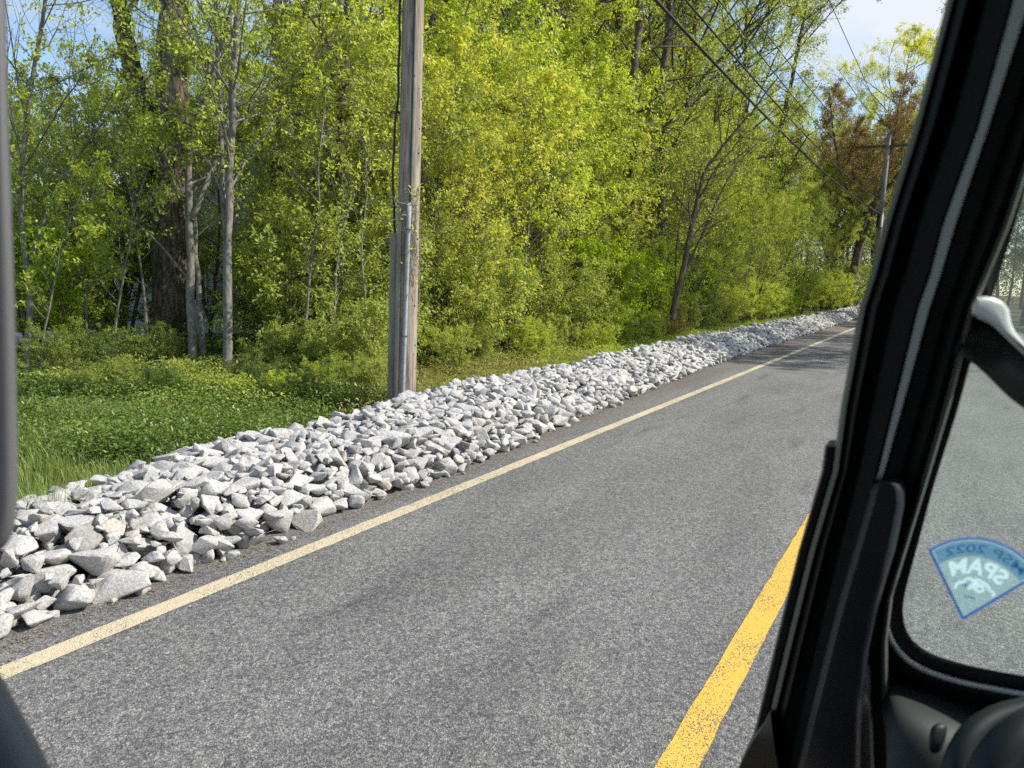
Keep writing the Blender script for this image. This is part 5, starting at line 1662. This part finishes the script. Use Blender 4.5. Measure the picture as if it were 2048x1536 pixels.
# curved bracket reaching in from the pillar, its sunlit top painted as a pale piece
def tube3(name, pts, rad, mat, sides=14, sq=1.0, cap=True, parent=None):
    tb = Tubes(); pts = np.array(pts, float)
    s_ = np.concatenate([[0], np.cumsum(np.linalg.norm(np.diff(pts, axis=0), axis=1))]); u_ = np.linspace(0, s_[-1], 26)
    q_ = np.stack([np.interp(u_, s_, pts[:, i]) for i in range(3)], 1)
    for _ in range(3): q_[1:-1] = (q_[:-2] + 2 * q_[1:-1] + q_[2:]) / 4
    tb.add(q_, np.interp(u_, s_, rad), sides, cap=cap)
    return inv(tb.build(name, mat, parent or truck))


DB = 0.47
P1 = 1 / 1500 * DB
brk = tube3('bracket', [at(1905, 672, DB), at(1955, 676, DB), at(2005, 716, DB), at(2060, 762, DB - .01), at(2140, 810, DB - .02), at(2300, 870, DB - .03)],
            [40 * P1, 40 * P1, 43 * P1, 50 * P1, 52 * P1, 50 * P1], M_BRK)
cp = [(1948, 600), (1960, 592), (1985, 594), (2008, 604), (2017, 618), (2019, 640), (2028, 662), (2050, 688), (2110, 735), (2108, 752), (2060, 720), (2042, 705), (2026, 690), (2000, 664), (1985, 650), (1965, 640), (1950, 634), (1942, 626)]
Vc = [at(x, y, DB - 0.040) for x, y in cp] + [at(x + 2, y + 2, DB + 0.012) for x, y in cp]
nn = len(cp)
co = inv(mesh_obj('bracket_sunlit_top', Vc, [tuple(range(nn)), tuple(range(2 * nn - 1, nn - 1, -1))] + [(i, (i + 1) % nn, nn + (i + 1) % nn, nn + i) for i in range(nn)], M_SUNTOP, truck))
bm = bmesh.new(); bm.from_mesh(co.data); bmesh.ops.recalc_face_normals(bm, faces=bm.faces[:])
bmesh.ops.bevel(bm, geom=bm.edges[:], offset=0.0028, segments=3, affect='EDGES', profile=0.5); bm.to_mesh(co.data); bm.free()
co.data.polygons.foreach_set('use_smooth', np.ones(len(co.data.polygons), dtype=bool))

# dash top, instrument hood, steering wheel
def patch(name, grid, mat, thick=0.03):
    """surface through a grid of (pixel x, pixel y, distance)"""
    r_, c_ = len(grid), len(grid[0])
    V = [at(*g) for row in grid for g in row]; V += [v + np.array([0, 0.01, -thick]) for v in V]
    nV = r_ * c_
    Fc = [(i * c_ + j, i * c_ + j + 1, (i + 1) * c_ + j + 1, (i + 1) * c_ + j) for i in range(r_ - 1) for j in range(c_ - 1)]
    Fc += [tuple(v + nV for v in f[::-1]) for f in Fc]
    rim = [i for i in range(c_)] + [i * c_ + c_ - 1 for i in range(1, r_)] + [(r_ - 1) * c_ + j for j in range(c_ - 2, -1, -1)] + [i * c_ for i in range(r_ - 2, 0, -1)]
    Fc += [(rim[i], rim[(i + 1) % len(rim)], rim[(i + 1) % len(rim)] + nV, rim[i] + nV) for i in range(len(rim))]
    o = inv(mesh_obj(name, V, Fc, mat, truck, True))
    bm = bmesh.new(); bm.from_mesh(o.data); bmesh.ops.recalc_face_normals(bm, faces=bm.faces[:]); bm.to_mesh(o.data); bm.free()
    md = o.modifiers.new('sub', 'SUBSURF'); md.levels = 2; md.render_levels = 2
    return o


patch('dashboard', [[(1764, 1342, .74), (1800, 1346, .75), (1850, 1356, .76), (1930, 1378, .77), (2060, 1394, .78), (2400, 1440, .84)],
                    [(1766, 1360, .71), (1800, 1366, .71), (1850, 1378, .71), (1930, 1398, .71), (2060, 1414, .72), (2400, 1480, .76)],
                    [(1770, 1400, .67), (1805, 1410, .66), (1855, 1424, .655), (1930, 1436, .66), (2060, 1450, .67), (2400, 1530, .70)],
                    [(1776, 1470, .65), (1815, 1478, .64), (1865, 1486, .63), (1930, 1494, .63), (2060, 1510, .64), (2400, 1600, .66)],
                    [(1772, 1600, .64), (1815, 1610, .63), (1865, 1620, .62), (1930, 1630, .61), (2060, 1650, .62), (2400, 1760, .64)],
                    [(1760, 2000, .64), (1815, 2000, .63), (1865, 2000, .62), (1930, 2000, .61), (2060, 2000, .62), (2400, 2000, .64)]], M_DASH)
tube3('instrument_hood', [at(1900, 1640, .56), at(1905, 1540, .56), at(1935, 1470, .57), at(2000, 1428, .58), at(2100, 1412, .58), at(2300, 1440, .58)], [0.009] * 6, M_DARK)
tube3('steering_wheel', [at(1952, 1720, .47), at(1962, 1600, .47), at(1990, 1520, .475), at(2045, 1465, .48), at(2130, 1430, .49), at(2300, 1440, .5)], [0.013] * 6, M_DARK)
patch('instrument_cluster', [[(1925, 1490, .60), (1990, 1450, .60), (2080, 1430, .60), (2300, 1450, .60)], [(1930, 1540, .60), (1990, 1520, .62), (2080, 1510, .62), (2300, 1520, .60)], [(1930, 1800, .60), (1990, 1800, .61), (2080, 1800, .61), (2300, 1800, .60)]], M_DARK)
patch('air_vent', [[(1862, 1447, .615), (1880, 1438, .615), (1900, 1444, .615)], [(1858, 1470, .61), (1876, 1475, .61), (1893, 1474, .61)], [(1858, 1500, .61), (1870, 1504, .61), (1884, 1500, .61)]], M_DARK, 0.01)

# rear post of the side window, door below it, roof above
def loft(name, rings, mat, sub=1):
    k = len(rings[0]); V = [p for r_ in rings for p in r_]
    Fc = [(i * k + j, i * k + (j + 1) % k, (i + 1) * k + (j + 1) % k, (i + 1) * k + j) for i in range(len(rings) - 1) for j in range(k)]
    Fc += [tuple(range(k))[::-1], tuple((len(rings) - 1) * k + j for j in range(k))]
    o = inv(mesh_obj(name, V, Fc, mat, truck, True))
    bm = bmesh.new(); bm.from_mesh(o.data); bmesh.ops.recalc_face_normals(bm, faces=bm.faces[:]); bm.to_mesh(o.data); bm.free()
    if sub: md = o.modifiers.new('sub', 'SUBSURF'); md.levels = sub; md.render_levels = sub
    return o


DP = 0.34
rings = []
for y, r_ in ((-600, 6), (-200, 12), (0, 14), (200, 18), (380, 24), (486, 28), (600, 32), (800, 36), (960, 38), (1030, 36), (1070, 28), (1095, 14), (1110, -10), (1116, -60)):
    l = r_ - 120
    rings.append([at(l, y, DP), at(r_ - 14, y, DP - 0.006), at(r_ - 3, y, DP), at(r_, y, DP + 0.012), at(r_ - 10, y, DP + 0.03), at(l, y, DP + 0.03)])
loft('window_post', rings, M_POST)
rings = []
for y, r_ in ((1322, -14), (1345, 4), (1390, 28), (1440, 56), (1490, 84), (1540, 108), (1620, 140), (1800, 190), (2100, 240)):
    l = r_ - 300
    rings.append([at(l, y, DP - .01), at(r_ - 60, y, DP - 0.012), at(r_ - 12, y, DP), at(r_, y, DP + 0.012), at(r_ - 10, y, DP + 0.04), at(l, y, DP + 0.04)])
loft('door_corner_trim', rings, M_POST)


def part_box(name, b, mat, bev=0.01):
    return inv(box_obj(name, b, mat, truck, bev))


part_box('dashboard_top', (0.42, 1.58, 0.62, 0.97, 1.15, 1.40), M_DASH, 0.05)
part_box('door', (-0.50, -0.40, -0.55, 0.95, 0.62, 1.10), M_DARK, 0.03)
part_box('roof', (-0.24, 1.62, -1.25, 0.24, 2.40, 2.46), M_DARK, 0.02)
part_box('rear_wall', (-0.40, 1.62, -1.25, -1.18, 0.8, 2.44), M_DARK, 0.02)
part_box('far_side', (1.60, 1.68, -1.25, 0.95, 0.8, 1.60), M_DARK, 0.02)
part_box('hood', (0.02, 1.55, 0.98, 1.75, 0.85, 1.02), pbr('black_body_paint', (0.02, 0.02, 0.022), 0.3, coat=0.8), 0.06)
part_box('floor', (-0.36, 1.6, -1.2, 0.98, 0.62, 0.72), M_DARK, 0.02)
